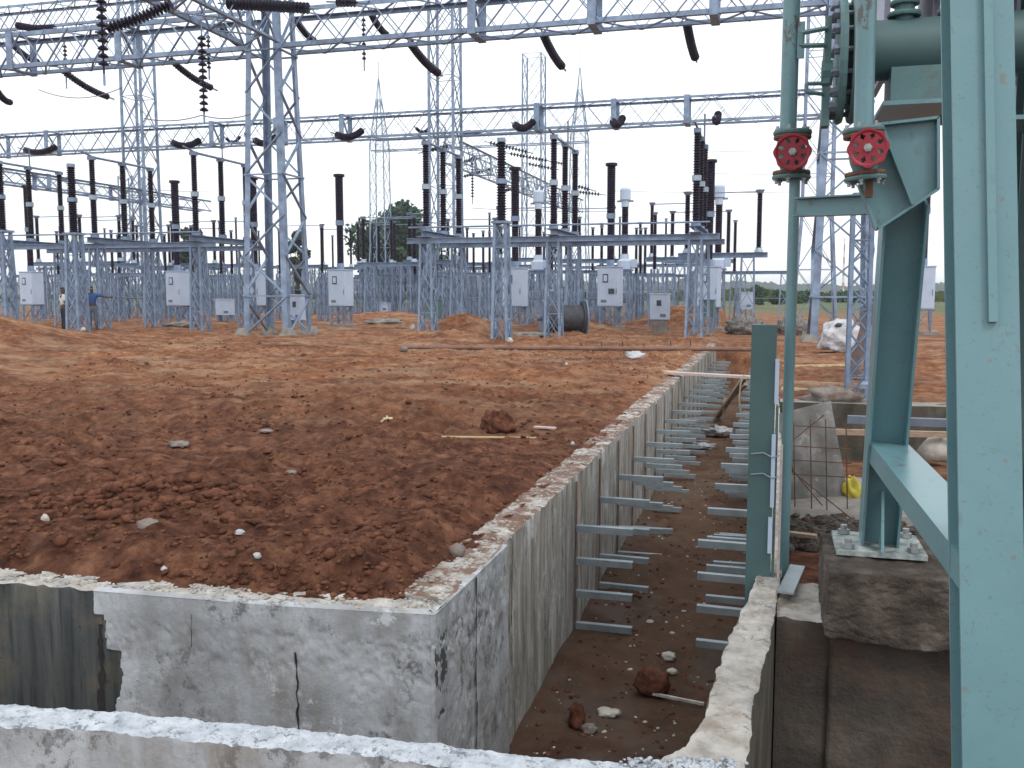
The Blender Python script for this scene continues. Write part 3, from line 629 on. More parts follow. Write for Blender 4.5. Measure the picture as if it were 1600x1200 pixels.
strain([GY(355, 6, 28), GY(420, 9, 28), GY(484, 13, 28)], 'dark ribbed insulator string lying level at the very top above the big left tower', 'ribbed strings at the top', r=.19, pitch=.12)
strain([GY(28, 40, 33), GY(55, 45, 32), GY(84, 44, 31)], 'dark curved insulator string inside the upper left beam', 'ribbed strings at the top', r=.15, pitch=.12)
strain([GY(525, 3, 29), GY(560, 4, 29)], 'short dark insulator string cut by the top edge right of the big left tower', 'ribbed strings at the top', r=.16, pitch=.12)
# thin strings on the far beam
cs = [((700, 228), (660, 238)), ((765, 223), (826, 238)), ((797, 240), (860, 252)), ((826, 256), (866, 264)), ((903, 291), (925, 297)), ((905, 300), (940, 304)), ((746, 247), (722, 254)), ((770, 263), (724, 276)), ((800, 295), (781, 300)), ((735, 205), (722, 208)), ((752, 207), (728, 210)), ((860, 252), (880, 256))]
for k, (a, b) in enumerate(cs):
    YY = 54+k*1.6
    strain([GY(*a, YY), GY(*b, YY+.4)], 'thin disc string by the receding beam, %s from left' % ORD(sorted([c[0][0] for c in cs]).index(a[0])), 'thin strings around the receding beam', r=.14, pitch=.2)

# ---- overhead conductors
def wire(p, q, sag, label, group, r=.018, n=10):
    p, q = Vector(p), Vector(q); mb = MB(); pts = []
    for k in range(n+1):
        t = k/n; v_ = p.lerp(q, t)-p; v_.z -= sag*4*t*(1-t); pts.append(v_)
    mb.path(pts, r, 5); o = mb.build('overhead_wire', M_('wire'), None, loc=p); return tag(o, label, 'wire', group)
wires = [
         ((60, 140, 31), (190, 137, 31), .35, 'looping low beside the hanging discs'), ((225, 185, 26.4), (315, 180, 26.4), .12, 'meeting the foot of the long disc string from the left'),
         ((315, 180, 26.4), (392, 178, 26.4), .12, 'leaving the foot of the long disc string to the right'),
         ((90, 0, 33), (52, 45, 33), -.1, 'left of a pair rising out at the top left'), ((118, 0, 33), (80, 44, 33), -.1, 'right of a pair rising out at the top left'),
         ((950, 298, 90), (1235, 300, 80), .1, 'low faint one right of the far towers'), ((1080, 235, 90), (1300, 236, 80), .1, 'highest faint one right of the far towers'), ((1090, 270, 90), (1300, 271, 80), .1, 'middle faint one right of the far towers'),
         ((735, 325, 60), (960, 330, 60), .1, 'just above the post insulators right of centre'), ((0, 262, 40), (330, 300, 56), .3, 'running along the low left beam')]
for a, b, s, lab in wires: wire(GY(*a), GY(*b), s, 'thin overhead wire '+lab, 'overhead wires')

# ================================================================ SWITCHGEAR
# --- circuit breaker: long porcelain column on a white cabinet with a small leg frame
def breaker():
    r_ = empty('circuit_breaker'); tag(r_, cat='circuit breaker')
    c = MB(); c.box(-.47, .47, -.35, .35, .95, 2.62); cab = c.build('cabinet', M_('cabinet_paint'), r_)
    bv = cab.modifiers.new('b', 'BEVEL'); bv.width = .02; bv.segments = 1
    MB().box(-.22, .02, -.38, -.345, 1.98, 2.34).build('window', M_('dark_glass'), cab)
    MB().box(-.18, -.02, -.39, -.378, 2.03, 2.29).build('pane', M_('cabinet_paint'), cab)
    MB().box(.38, .40, -.385, -.345, 1.5, 1.75).build('handle', M_('steel_dark'), cab)
    MB().box(-.435, .435, -.362, -.348, 1.0, 2.57).build('door', M_('cabinet_paint'), cab)
    MB().path([(.3, -.3, .95), (.3, -.32, .5), (.42, -.36, -.05)], .035, 6).build('conduit', M_('steel_dark'), r_)
    MB().box(-.30, -.05, -.366, -.360, 1.12, 1.24).build('label_plate', M_('steel_dark'), cab)
    MB().box(-.5, .5, -.38, .38, 2.62, 2.66).build('cabinet_roof', M_('cabinet_paint'), cab)
    p = MB().tube((0, 0, 2.66), (0, 0, 2.95), .17, seg=12); p.build('base_flange', M_('steel'), r_)
    shed_column(2.9, 4.72, .17, .86, .08).build('lower_insulator', M_('porcelain'), r_, True)
    MB().tube((0, 0, 4.7), (0, 0, 4.92), .2, seg=12).build('joint_flange', M_('steel'), r_)
    shed_column(4.9, 6.95, .2, .86, .08).build('upper_insulator', M_('porcelain'), r_, True)
    MB().tube((0, 0, 6.93), (0, 0, 7.04), .26, seg=12).build('terminal_cap', M_('porcelain'), r_)
    for sx in (-1, 1):
        for sy in (-1, 1): MB().bar((sx*.36, sy*.28, .1), (sx*.36, sy*.28, .95), .09).build('leg', M_('steel'), r_)
    b = MB()
    for sy in (-1, 1): b.bar((-.36, sy*.28, .15), (.36, sy*.28, .9), .05, .03).bar((.36, sy*.28, .15), (-.36, sy*.28, .9), .05, .03)
    b.bar((-.5, -.28, .93), (.5, -.28, .93), .06).bar((-.5, .28, .93), (.5, .28, .93), .06); b.build('leg_bracing', M_('steel'), r_)
    MB().box(-.65, .65, -.5, .5, -.15, .1).build('plinth', M_('concrete_pale'), r_)
    return r_
BR = breaker()
bl = [(42, 'at the left edge behind the worker in white'), (273, 'before the small dark tree'), (395, 'half hidden behind the big left tower'), (530, 'standing alone right of the big left tower'),
      (805, 'between the centre tower and the cable drum'), (955, 'its cabinet with two dark windows'), (1110, 'with small grey green box at its foot'), (1447, 'seen between the legs of the green frame')]
for px, lab in bl:
    g = GY(px, 300, 40); o = place(BR, ST, (g.x, 40, gz(g.x, 40)*.3), R(-8), 'dark column breaker on white cabinet, '+lab, 'circuit breakers on white cabinets')
    if px == 955: MB().box(.04, .3, -.395, -.35, 1.5, 1.72).build('lower_window', M_('dark_glass'), o)

# --- disconnector pole: base beam with three post insulators in line along Y
def disconnector(spc=1.85, h=3.0, r=.15, z=3.85):
    r_ = empty('disconnector'); tag(r_, cat='disconnector')
    MB().hbeam((0, -.45, z-.12), (0, 2*spc+.45, z-.12), .42, .22, .02, .02).build('base_beam', M_('steel'), r_)
    for k in range(3):
        y = k*spc; i = empty('post_insulator', (0, y, 0)); i.parent = r_
        MB().tube((0, 0, z), (0, 0, z+.12), .17, seg=10).build('foot', M_('steel'), i)
        shed_column(z+.1, z+.1+h*.48, r, .68, .085).build('lower_insulator', M_('porcelain'), i, True)
        MB().tube((0, 0, z+.1+h*.47), (0, 0, z+.1+h*.53), r*1.05, seg=10).build('joint_flange', M_('steel_bright'), i)
        shed_column(z+.1+h*.52, z+.1+h, r*.92, .68, .085).build('upper_insulator', M_('porcelain'), i, True)
        MB().box(-.12, .12, -.12, .12, z+.1+h, z+.25+h).build('cap', M_('steel'), i)
    t = z+.3+h
    MB().tube((0, 0, t-.08), (0, 2*spc, t-.08), .05, seg=8).build('contact_arm', M_('steel'), r_)
    MB().bar((0, 0, t-.05), (-.05, -.6, t+.08), .06).build('horn', M_('steel_dark'), r_); MB().tube((.1, spc, t-.3), (.1, spc, t+.75), .03, seg=6).build('horn', M_('steel_dark'), r_)
    return r_
D1 = disconnector()
dl = [(-12.3, 'in front of the centre tower'), (-7.5, 'just left of the cable drum breaker, above the drum'), (-2.55, 'crowded close to the breaker with the small grey box'), (-22.0, 'immediately left of the big left tower'), (-26.75, 'above the worker in blue'), (-31.6, 'at the left edge')]
for x, lab in dl: place(D1, ST, (x, 32.4, 0), 0, 'three post disconnector, '+lab, 'three post disconnectors')
def bank(x0, x1, label, stands):
    r_ = empty('disconnector_support', (x0, 32.4, 0), 0, label, 'steel support')
    for y in (.1, 3.6):
        MB().hbeam((-.8, y, 3.50), (x1-x0+.8, y, 3.50), .2, .2, .02, .02).build('cross_beam', M_('steel'), r_)
    MB().tube((-.5, -.5, 3.95), (x1-x0+.5, -.5, 3.95), .035, seg=6).build('drive_rod', M_('steel'), r_)
    for x in stands:
        for y in (.1, 3.6): add_stand(r_, 3.40, .27, .2, x-x0, y, panels=4)
    return r_
bank(-12.3, -2.55, 'long steel platform carrying three disconnectors right of the big left tower', (-12.3, -7.5, -2.55))
bank(-31.6, -22.0, 'long steel platform carrying three disconnectors behind the workers', (-31.6, -26.75, -22.0))

# --- heavy single column on a tall lattice stand
def heavy_post(hst=3.75, h=2.5, r=.17):
    r_ = empty('voltage_transformer'); tag(r_, cat='voltage transformer'); add_stand(r_, hst, .24, .17, panels=5, lw_=.09)
    MB().box(-.26, .26, -.26, .26, hst, hst+.08).build('head_plate', M_('steel'), r_)
    shed_column(hst+.08, hst+h*.5, r, .7, .08, 12).build('lower_insulator', M_('porcelain'), r_, True)
    MB().tube((0, 0, hst+h*.49), (0, 0, hst+h*.55), r*1.0, seg=12).build('joint_flange', M_('steel'), r_)
    shed_column(hst+h*.55, hst+h, r*.92, .7, .08, 12).build('upper_insulator', M_('porcelain'), r_, True)
    MB().tube((0, 0, hst+h), (0, 0, hst+h+.12), r*.8, seg=12).build('cap', M_('steel'), r_)
    return r_
V1 = heavy_post()
place(V1, ST, (-8.2, 28.2, 0), 0, 'dark column on a narrow lattice stand, nearest stand right of the centre tower', 'dark columns on near lattice stands')
place(V1, ST, (GY(117, 400, 29.5).x, 29.5, 0), 0, 'thick dark column on a lattice stand between the two workers', 'dark columns on near lattice stands', scale=(1.1, 1.1, 1))
place(V1, ST, (GY(5, 400, 30).x, 30, 0), 0, 'thick dark column on a lattice stand cut by the left edge', 'dark columns on near lattice stands', scale=(1.2, 1.2, 1.05))

# --- current transformer: white tank, dark column, pale head
def ct():
    r_ = empty('current_transformer'); tag(r_, cat='current transformer'); add_stand(r_, 2.65, .42, .36, panels=3)
    MB().lathe([(.26, 0), (.44, .03), (.44, .42), (.30, .5), (.26, .75)], (0, 0, 2.7), (0, 0, 3.45), 10).build('tank', M_('cabinet_paint'), r_)
    MB().box(-.5, .5, -.5, .5, 2.64, 2.72).build('tank_plate', M_('steel'), r_)
    MB().box(.4, .75, -.15, .15, 2.8, 3.2).build('terminal_box', M_('cabinet_paint'), r_)
    shed_column(3.42, 5.75, .23, .8, .09, 12).build('insulator', M_('porcelain'), r_, True)
    MB().lathe([(.24, 0), (.24, .3), (.33, .34), (.33, .82), (.24, .92)], (0, 0, 5.72), (0, 0, 6.66), 12).build('head', M_('cabinet_paint'), r_)
    MB().tube((-.5, 0, 6.0), (.5, 0, 6.0), .05, seg=8).build('terminal', M_('steel'), r_)
    return r_
C1 = ct()
for px, lab in ((841, 'left one of three, beyond the cable drum'), (976, 'middle one of three, beyond the breaker with two windows'), (1122, 'right one of three, partly behind the rightmost tall breaker column')):
    g = GY(px, 400, 45.5); place(C1, ST, (g.x, 45.5, 0), 0, 'pale headed current transformer, '+lab, 'current transformers', scale=(.8, .8, 1))

# --- double post disconnector seen side on
def twin(L=2.4, z=3.3, h=2.3, r=.11, bar=True):
    r_ = empty('disconnector'); tag(r_, cat='disconnector')
    MB().hbeam((-.3, 0, z-.12), (L+.3, 0, z-.12), .24, .22, .02, .02).build('base_beam', M_('steel'), r_)
    for x in (0, L):
        i = empty('post_insulator', (x, 0, 0)); i.parent = r_
        MB().tube((0, 0, z), (0, 0, z+.18), .16, .1, 8).build('foot', M_('steel_bright'), i)
        shed_column(z+.15, z+.15+h, r, .65, .1, 8).build('insulator', M_('porcelain'), i, True)
        MB().tube((0, 0, z+h+.15), (0, 0, z+h+.3), .1, .16, 8).build('cap', M_('steel'), i)
    MB().tube((0, 0, z+h+.22), (L, 0, z+h+.22), .028, seg=6).build('contact_arm', M_('steel'), r_)
    for x in (.35, L-.35): add_stand(r_, z-.24, .26, .2, x, 0, panels=3, lw_=.06, bw=.035)
    return r_
TW = twin()
tl = [(1018, 45.5, 1, 0, 'right of centre, left of a pair'), (1073, 41, 1.25, 0, 'farthest right, its right post standing free against the sky'), (885, 47, 1, 0, 'behind the cable drum'), (568, 49.5, 1.3, 0, 'in front of the dark round tree, front left'),
      (560, 53, 1, 0, 'at the left edge of the dark round tree'), (592, 55, 1.25, 0, 'in front of the dark round tree, second from the left'), (612, 50.5, 1, 0, 'in front of the dark round tree, middle'), (503, 58, .9, 0, 'behind the lone breaker right of the big left tower'),
      (730, 60, 1, 0, 'thin and far, right beside the centre tower'), (150, 47, 1.1, 0, 'behind the worker in blue'), (215, 52, 1, 0, 'behind the second row tower at left'), (300, 55, 1, 0, 'behind the small dark tree at left'), (60, 44, 1.2, 0, 'behind the worker in white'), (345, 50, 1, 0, 'thin one left of the big left tower'), (940, 58, 1, 0, 'thin far one beside the breaker with two windows')]
for px, Y, s, rz, lab in tl: place(TW, ST, (GY(px, 400, Y).x, Y, 0), rz, 'twin post disconnector, '+lab, 'twin post disconnectors', scale=(s, 1, 1))
# --- single thin posts on thin stands
def thin_post(z=2.6, h=2.3):
    r_ = empty('post_insulator'); tag(r_, cat='post insulator'); add_stand(r_, z, .2, .14, panels=3, lw_=.055, bw=.03)
    shed_column(z, z+h, .1, .62, .1, 8).build('insulator', M_('porcelain'), r_, True)
    MB().tube((0, 0, z+h), (0, 0, z+h+.12), .08, .12, 8).build('cap', M_('steel'), r_); return r_
TP = thin_post()
tp = [(1148, 46, 'right of the rightmost tall breaker'), (1023, 40.5, 'above the white kiosk with one dark window'), (994, 50, 'in a close trio above the white kiosk, left'), (1001, 50.5, 'in a close trio above the white kiosk, middle'), (1008, 50, 'in a close trio above the white kiosk, right'),
      (940, 48, 'left of the breaker with two windows'), (926, 49, 'second left of the breaker with two windows'), (755, 50, 'between the centre tower and the nearest stand, left'), (765, 51, 'between the centre tower and the nearest stand, right'),
      (740, 52, 'beside the right leg of the centre tower'), (660, 47, 'just left of the centre tower'), (648, 50, 'second left of the centre tower'), (503, 44, 'left of the lone breaker'), (258, 48, 'beside the small dark tree, left'), (300, 42, 'beside the small dark tree, right'), (345, 45, 'left of the big left tower'), (362, 46, 'touching the big left tower at its left'),
      (90, 44, 'above the head of the worker in white'), (175, 44, 'right of the worker in blue'), (185, 48, 'second right of the worker in blue'), (437, 46, 'inside the big left tower legs'), (850, 52, 'behind the cable drum, left'), (905, 42, 'behind the cable drum, right'), (862, 44, 'behind the cable drum, middle')]
for px, Y, lab in tp: place(TP, ST, (GY(px, 400, Y).x, Y, 0), 0, 'thin dark post insulator, '+lab, 'thin post insulators')
# --- low portal frames filling the yard behind
def portal(L=4.2, z=2.55):
    r_ = empty('steel_portal'); tag(r_, cat='steel support')
    MB().hbeam((-.3, 0, z), (L+.3, 0, z), .16, .16, .015, .015).build('cross_beam', M_('steel'), r_)
    for x in (0, L/2, L): add_stand(r_, z-.08, .3, .2, x, 0, panels=3, lw_=.06, bw=.035)
    MB().tube((-.3, -.2, 1.3), (L+.3, -.2, 1.3), .03, seg=6).build('rail', M_('steel_dark'), r_)
    return r_
PT = portal()
pl = [(560, 52, 'in front of the dark round tree, left'), (610, 56, 'in front of the dark round tree, right'), (700, 47, 'behind the centre tower legs'), (130, 43, 'behind the worker in blue'), (190, 47, 'behind the second row tower at left'), (285, 50, 'under the small dark tree'), (20, 46, 'at the left edge behind the first breaker'), (930, 52, 'behind the breaker with two windows'), (1010, 55, 'behind the white kiosk'), (1090, 47, 'behind the rightmost tall breaker'), (835, 43, 'behind the cable drum'), (500, 60, 'far behind the lone breaker'), (330, 62, 'far behind, just left of the big left tower')]
for px, Y, lab in pl: place(PT, ST, (GY(px, 400, Y).x, Y, 0), 0, 'low steel portal with lattice legs, '+lab, 'low steel portals')

for k, px in enumerate((15, 95, 165, 245, 318, 370, 405, 475, 520, 582, 640, 690, 722, 765, 812, 868, 905, 968, 1040, 1090)):
    Y = 60+(k*7) % 11; place(TP, ST, (GY(px, 400, Y).x, Y, 0), 0, 'faint far thin post insulator, %s from the left' % ORD(k), 'faint far post insulators', scale=(1, 1, 1.12+.1*((k*3) % 4)))
for k, px in enumerate((60, 235, 400, 540, 650, 745, 800, 890, 1000)):
    Y = 62+(k*5) % 9; place(PT, ST, (GY(px, 400, Y).x, Y, 0), 0, 'faint far low steel portal, %s from the left' % ORD(k), 'faint far steel portals', scale=(1, 1, 1.35))
for k, px in enumerate((120, 270, 440, 640, 700, 780, 1050)):
    Y = 48+(k*5) % 12; place(TW, ST, (GY(px, 400, Y).x, Y, 0), 0, 'in between twin post disconnector, %s from the left' % ORD(k), 'in between twin post disconnectors', scale=(1.3, 1, 1.05))
# --- kiosks and small boxes
def kiosk(name, px, py0, py1, w, Y, label, d=.4, legs=True, win=False, m='cabinet_paint', rz=-.15):
    a = GY(px, py1, Y); b = GY(px, py0, Y); r_ = empty(name, (a.x, Y, 0), rz, label, 'cabinet'); h0, h1 = a.z, b.z
    MB().box(-w/2, w/2, -d/2, d/2, h0, h1-.04).build('box', M_(m), r_); MB().box(-w/2-.03, w/2+.03, -d/2-.03, d/2+.03, h1-.04, h1).build('roof', M_(m), r_)
    MB().box(w*.08, w*.40, -d/2-.012, -d/2+.002, h0+.1, h0+.22).build('label_plate', M_('steel_dark'), r_)
    if win: MB().box(-w*.12, w*.14, -d/2-.015, -d/2+.002, h1-.5, h1-.28).build('window', M_('dark_glass'), r_)
    if legs:
        for sx in (-1, 1): MB().box(sx*w*.4-.03, sx*w*.4+.03, -.1, .1, -.1, h0).build('leg', M_('steel'), r_)
    else: MB().box(-w*.4, w*.4, -d*.4, d*.4, -.1, h0).build('plinth', M_('concrete_pale'), r_)
    return r_
kiosk('kiosk', 465, 460, 500, .62, 33.5, 'small white kiosk with one dark window at the foot of the big left tower', win=True)
kiosk('kiosk', 1031, 458, 499, .72, 37.5, 'white kiosk with one dark window right of the breaker with two windows', win=True, legs=False)
kiosk('terminal_box', 1105, 468, 495, .55, 37.5, 'small grey green box on the foot of the rightmost breaker', m='green_cast')
kiosk('terminal_box', 352, 467, 492, .95, 44, 'squat pale box left of the big left tower')
kiosk('kiosk', 1166, 456, 483, .62, 46, 'small bluish white kiosk at the right end of the yard')
kiosk('terminal_box', 600, 473, 487, .7, 50, 'small pale box under the portal before the round tree')
kiosk('terminal_box', 860, 440, 455, .5, 47, 'small grey box behind the cable drum')
kiosk('terminal_box', 676, 468, 500, .9, 46, 'grey green box at the foot of the centre tower', m='green_cast')

# ================================================================ cable drum, shed, masts, debris in the yard
dr = empty('cable_drum', (GY(880, 500, 35.5).x, 35.5, .62), R(25), 'black cable drum lying on its rim, half sunk in the soil', 'cable drum')
MB().lathe([(.62, 0), (.62, .08), (.5, .1), (.5, 1.5), (.62, 1.52), (.62, 1.6)], (-.8, 0, 0), (.8, 0, 0), 28).build('drum_body', M_('drum_black'), dr)
for x in (-.86, .82): MB().lathe([(.70, 0), (.72, .03), (.70, .06)], (x, 0, 0), (x+.06, 0, 0), 28).build('rim', M_('steel'), dr)
MB().tube((-1.05, 0, 0), (-.85, 0, 0), .12, seg=12).build('hub', M_('steel'), dr)
sh = empty('storage_shed', (GY(735, 460, 95).x, 95, 0), 0, 'low brown roofed shed behind the centre tower', 'shed')
MB().box(-5, 5, -2.5, 2.5, 0, 2.0).build('wall', M_('violet_render'), sh)
MB().add([(-5.4, -3, 1.9), (5.4, -3, 1.9), (5.4, 3, 1.9), (-5.4, 3, 1.9), (-5.4, 0, 3.4), (5.4, 0, 3.0)], [(0, 1, 5, 4), (2, 3, 4, 5), (0, 4, 3), (1, 2, 5), (0, 3, 2, 1)]).build('roof', M_('roof_sheet'), sh)
for k in range(3): MB().box(-3.6+k*3, -2.6+k*3, -2.54, -2.48, .2, 1.6).build('opening', M_('dark_glass'), sh)
for px, py0, py1, lab in ((1242, 378, 460, 'left one, behind the pipe with the red wheel'), (1320, 372, 460, 'right one, seen through the right tower')):
    g = GY(px, py0, 420); mb_ = empty('striped_mast', (g.x, 420, 0), 0, 'tiny far red and white striped mast, '+lab, 'mast', 'striped masts'); n = 9
    for k in range(n): MB().tube((0, 0, k*g.z/n), (0, 0, (k+1)*g.z/n-.02), .5-.03*k, seg=8).build('band', M_('sign_red' if k % 2 else 'mast_white'), mb_)

def blob(name, x, y, z, sx, sy, sz, material, label=None, cat=None, seed=0, sub=3, amp=.35, freq=2.2, parent=None, group=None, rz=0):
    bm = bmesh.new(); bmesh.ops.create_icosphere(bm, subdivisions=sub, radius=1)
    from mathutils import noise as mn
    for v in bm.verts:
        p = v.co.copy(); n_ = mn.noise(p*freq+Vector((seed*3.7, seed, 0)))+.45*mn.noise(p*freq*2.7+Vector((seed, 9, 3)))
        p *= 1+amp*n_; v.co = Vector((p.x*sx, p.y*sy, max(p.z, -.55)*sz))
    me = bpy.data.meshes.new(name); bm.to_mesh(me); bm.free(); me.materials.append(material); me.polygons.foreach_set('use_smooth', [True]*len(me.polygons))
    o = bpy.data.objects.new(name, me); COL.objects.link(o); o.location = (x, y, z); o.rotation_euler.z = rz
    if parent: o.parent = parent
    return tag(o, label, cat, group)
def gblob(name, px, py, wpx, hpx, material, label, cat, seed, z=0, depth=.7, **k):
    g = G(px, py, z); d = (g-cam.location).dot(_f); w = wpx*d/FPX/2; h = hpx*d/FPX/2
    return blob(name, g.x, g.y, (gz(g.x, g.y) if z == 0 else g.z)+h*.7, w, w*depth, h*1.25, material, label, cat, seed, **k)
gblob('dirt_clod', 778, 674, 50, 36, M_('clod_soil'), 'big round red clod alone on the soil near the trench wall', 'dirt clod', 1, amp=.4, freq=3, sub=4)
gblob('dirt_clod', 1018, 1082, 58, 40, M_('clod_soil'), 'big brown clod on the trench floor', 'dirt clod', 2, z=-1.45)
gblob('dirt_clod', 901, 1138, 26, 42, M_('clod_soil'), 'upright dark clod on the near trench floor', 'dirt clod', 3, z=-1.45, amp=.5)
gblob('stone', 920, 1145, 26, 16, M_('stone'), 'grey stone leaning on the upright dark clod', 'stone', 4, z=-1.45)
gblob('stone', 1044, 1030, 24, 12, M_('pale_stone'), 'flat pale stone beyond the big brown clod in the trench', 'stone', 5, z=-1.45)
gblob('stone', 1015, 981, 15, 13, M_('pale_stone'), 'small round pale stone beside the lowest near bracket', 'stone', 6, z=-1.45)
gblob('stone', 950, 1116, 38, 9, M_('pale_stone'), 'flat pale mortar piece on the near trench floor', 'stone', 7, z=-1.45)
gblob('stone', 714, 868, 30, 22, M_('stone'), 'grey rubble lump sitting on the left trench wall', 'stone', 8, z=0.0, amp=.25, sub=1)
gblob('stone', 736, 866, 14, 16, M_('clod_soil'), 'small reddish lump beside the grey rubble on the wall', 'stone', 9, z=0.0, sub=1)
gblob('stone', 1050, 1052, 18, 8, M_('pale_stone'), 'pale chip just beside the big brown clod', 'stone', 19, z=-1.45)
gblob('stone', 234, 862, 38, 16, M_('stone'), 'brownish flat stone on the near soil heap', 'stone', 10)
gblob('stone', 72, 834, 14, 12, M_('pale_stone'), 'pale stone at the left on the near soil', 'stone', 11)
gblob('litter_scrap', 376, 868, 16, 8, M_('white_plastic'), 'white plastic scrap on the near soil, right one above the wall', 'litter', 12)
gblob('litter_scrap', 403, 904, 13, 9, M_('white_plastic'), 'white scrap closest to the front wall edge', 'litter', 13)
gblob('litter_scrap', 257, 901, 12, 7, M_('white_plastic'), 'tiny white scrap left of the closest one', 'litter', 14)
gblob('litter_scrap', 280, 700, 34, 9, M_('stone'), 'grey paper scrap lying mid way on the soil', 'litter', 15)
gblob('litter_scrap', 455, 748, 22, 7, M_('stone'), 'bluish grey scrap on the soil left of the trench', 'litter', 16)
gblob('litter_scrap', 416, 686, 24, 6, M_('stone'), 'flat grey scrap on the soil, farther than the others', 'litter', 17)
gblob('litter_scrap', 606, 665, 20, 10, M_('straw'), 'yellow leafy scrap on the soil, larger one', 'litter', 18, sub=3, amp=.9, freq=3)
gblob('litter_scrap', 648, 664, 12, 6, M_('straw'), 'yellow scrap on the soil, smaller one', 'litter', 20, sub=2, amp=.8)
gblob('litter_scrap', 992, 561, 30, 11, M_('white_plastic'), 'white plastic bag beside the long pipe', 'litter', 21, amp=.6)
gblob('litter_scrap', 215, 785, 20, 7, M_('stone'), 'small bluish scrap beyond the near soil heap', 'litter', 22)
gblob('litter_scrap', 895, 697, 6, 6, M_('white_plastic'), 'tiny white scrap close to the trench wall', 'litter', 23)
gblob('stone', 645, 522, 9, 10, M_('pale_stone'), 'small white block on the soil left of the centre tower', 'stone', 24)
gblob('stone', 797, 540, 10, 8, M_('pale_stone'), 'small white block at the foot of the nearest lattice stand', 'stone', 25)
gblob('stone', 131, 533, 9, 7, M_('pale_stone'), 'pale stone on the heap below the workers', 'stone', 26)
gblob('stone', 885, 575, 5, 5, M_('pale_stone'), 'tiny pale stone before the long pipe', 'stone', 27)
for k, (px, py, w_, h_) in enumerate(((600, 508, 60, 10), (285, 512, 50, 8), (832, 525, 60, 8), (470, 520, 40, 6), (745, 505, 40, 6), (1240, 520, 50, 30), (1165, 520, 60, 28))):
    gblob('rubble_heap', px, py, w_, h_, M_('concrete_pale' if k < 5 else 'gravel_grey'), ['low pale rubble heap before the round tree', 'pale rubble strip right of the worker in blue', 'pale rubble strip at the cable drum', 'thin rubble strip at the big left tower foot', 'thin rubble strip right of the centre tower', 'grey gravel heap at the foot of the tower beside the red wheels', 'grey gravel heap just behind the top of the dark green post'][k], 'rubble heap', 40+k, amp=.5 if k < 5 else .3, sub=3 if k < 5 else 4, freq=2.2 if k < 5 else 5)

# long pipe with stakes, planks, sticks
a, b = G(628, 549), G(1182, 551); a.z = gz(a.x, a.y)+.13; b.z = .09
tag(MB().tube((0, 0, 0), b-a, .062, seg=10).build('steel_pipe', M_('rusty_pipe'), None, True, loc=a), 'long rusty pipe lying across the soil and the trench', 'pipe')
gblob('stone', 631, 552, 14, 9, M_('stone'), 'small block propping the left end of the long pipe', 'stone', 28)
for k, px in enumerate((903, 936, 968, 1004, 1045, 1077, 1110)):
    g = G(px, 547); o = MB().bar((0, 0, -.1), (random.uniform(-.06, .02), 0, .17), .03).build('stake', M_('wood_dark'), None, loc=(g.x, g.y+.6, gz(g.x, g.y+.6)))
    tag(o, 'small dark stake behind the long pipe, %s from the left' % ORD(k), 'stake', 'stakes behind the long pipe')
def plank(p, q, w, h, m, label, name='plank', cat='plank', up=(0, 0, 1)):
    p, q = Vector(p), Vector(q); o = MB().bar((0, 0, 0), q-p, w, h, up).build(name, M_(m), None, loc=p); return tag(o, label, cat)
plank((-1.95, 18.3, .06), (.1, 17.5, .07), .24, .045, 'wood_pink', 'wide pinkish plank bridging the trench')
plank((-2.2, 18.7, .06), (-1.75, 18.5, .06), .05, .04, 'straw', 'thin pale batten end beside the wide plank')
plank(G(690, 682, .03), G(838, 684, .03), .02, .015, 'straw', 'thin straw coloured cane lying before the big round clod', 'cane', 'stick')
plank(G(600, 678, .04), G(628, 681, .03), .02, .02, 'straw', 'short cane left of the long cane', 'cane', 'stick')
plank(G(835, 667, .04), G(868, 669, .04), .07, .02, 'wood_pink', 'small pinkish wood piece right of the big round clod')
plank(G(812, 642, .04), G(822, 652, .03), .05, .02, 'straw', 'small pale wood chip just behind the big round clod')
plank((.25, 20.3, .07), (1.7, 21.2, .07), .05, .05, 'straw', 'upper pale batten on the soil right of the green post')
plank((.2, 15.9, .05), (.75, 15.7, .05), .06, .05, 'straw', 'short pale batten at the pit edge')
plank((.3, 16.8, .06), (1.75, 16.5, .08), .06, .06, 'wood', 'brown batten at the pit edge behind the leaning slab')
plank((1.3, 14.0, .3), (2.3, 22, .1), .1, .06, 'steel', 'grey steel angle slanting behind the green rear leg', 'steel_angle', 'steel bar')
plank(GY(1362, 475, 18), GY(1331, 590, 16.5), .17, .05, 'wood_dark', 'dark board leaning by the lattice stand near the white sack', up=(0, 1, 0))
plank(G(1020, 1052+32, -1.42), G(1100, 1100, -1.42), .02, .02, 'pale_stone', 'white crooked stick at the foot of the right trench wall', 'stick', 'stick')
plank(G(1226, 832, -.72), G(1276, 838, -.72), .08, .03, 'wood', 'short brown board on the pit floor')
# props inside the trench and a rope
plank(GY(1121, 652, 22.5), GY(1163, 590, 19), .10, .06, 'wood', 'brown wooden prop slanting in the trench, front one')
plank(GY(1130, 632, 23.5), GY(1166, 600, 20), .08, .06, 'wood', 'brown wooden prop slanting in the trench, rear one')
plank(GY(1131, 652, 21.4), GY(1133, 622, 21.4), .07, .06, 'wood', 'upright brown wooden prop in the trench', up=(0, 1, 0))
rope_pts = [GY(px, py, 17.6) for px, py in ((1163, 585), (1157, 600), (1155, 625), (1158, 650), (1157, 668))]
tag(MB().path([p-rope_pts[0] for p in rope_pts], .014, 6).build('rope', M_('rope'), None, True, loc=rope_pts[0]), 'pale rope hanging into the trench from the wide plank', 'rope')
gblob('litter_scrap', 1125, 680, 44, 14, M_('white_plastic'), 'crumpled white sheet on the trench floor, far one', 'litter', 51, z=-1.42, amp=.9)
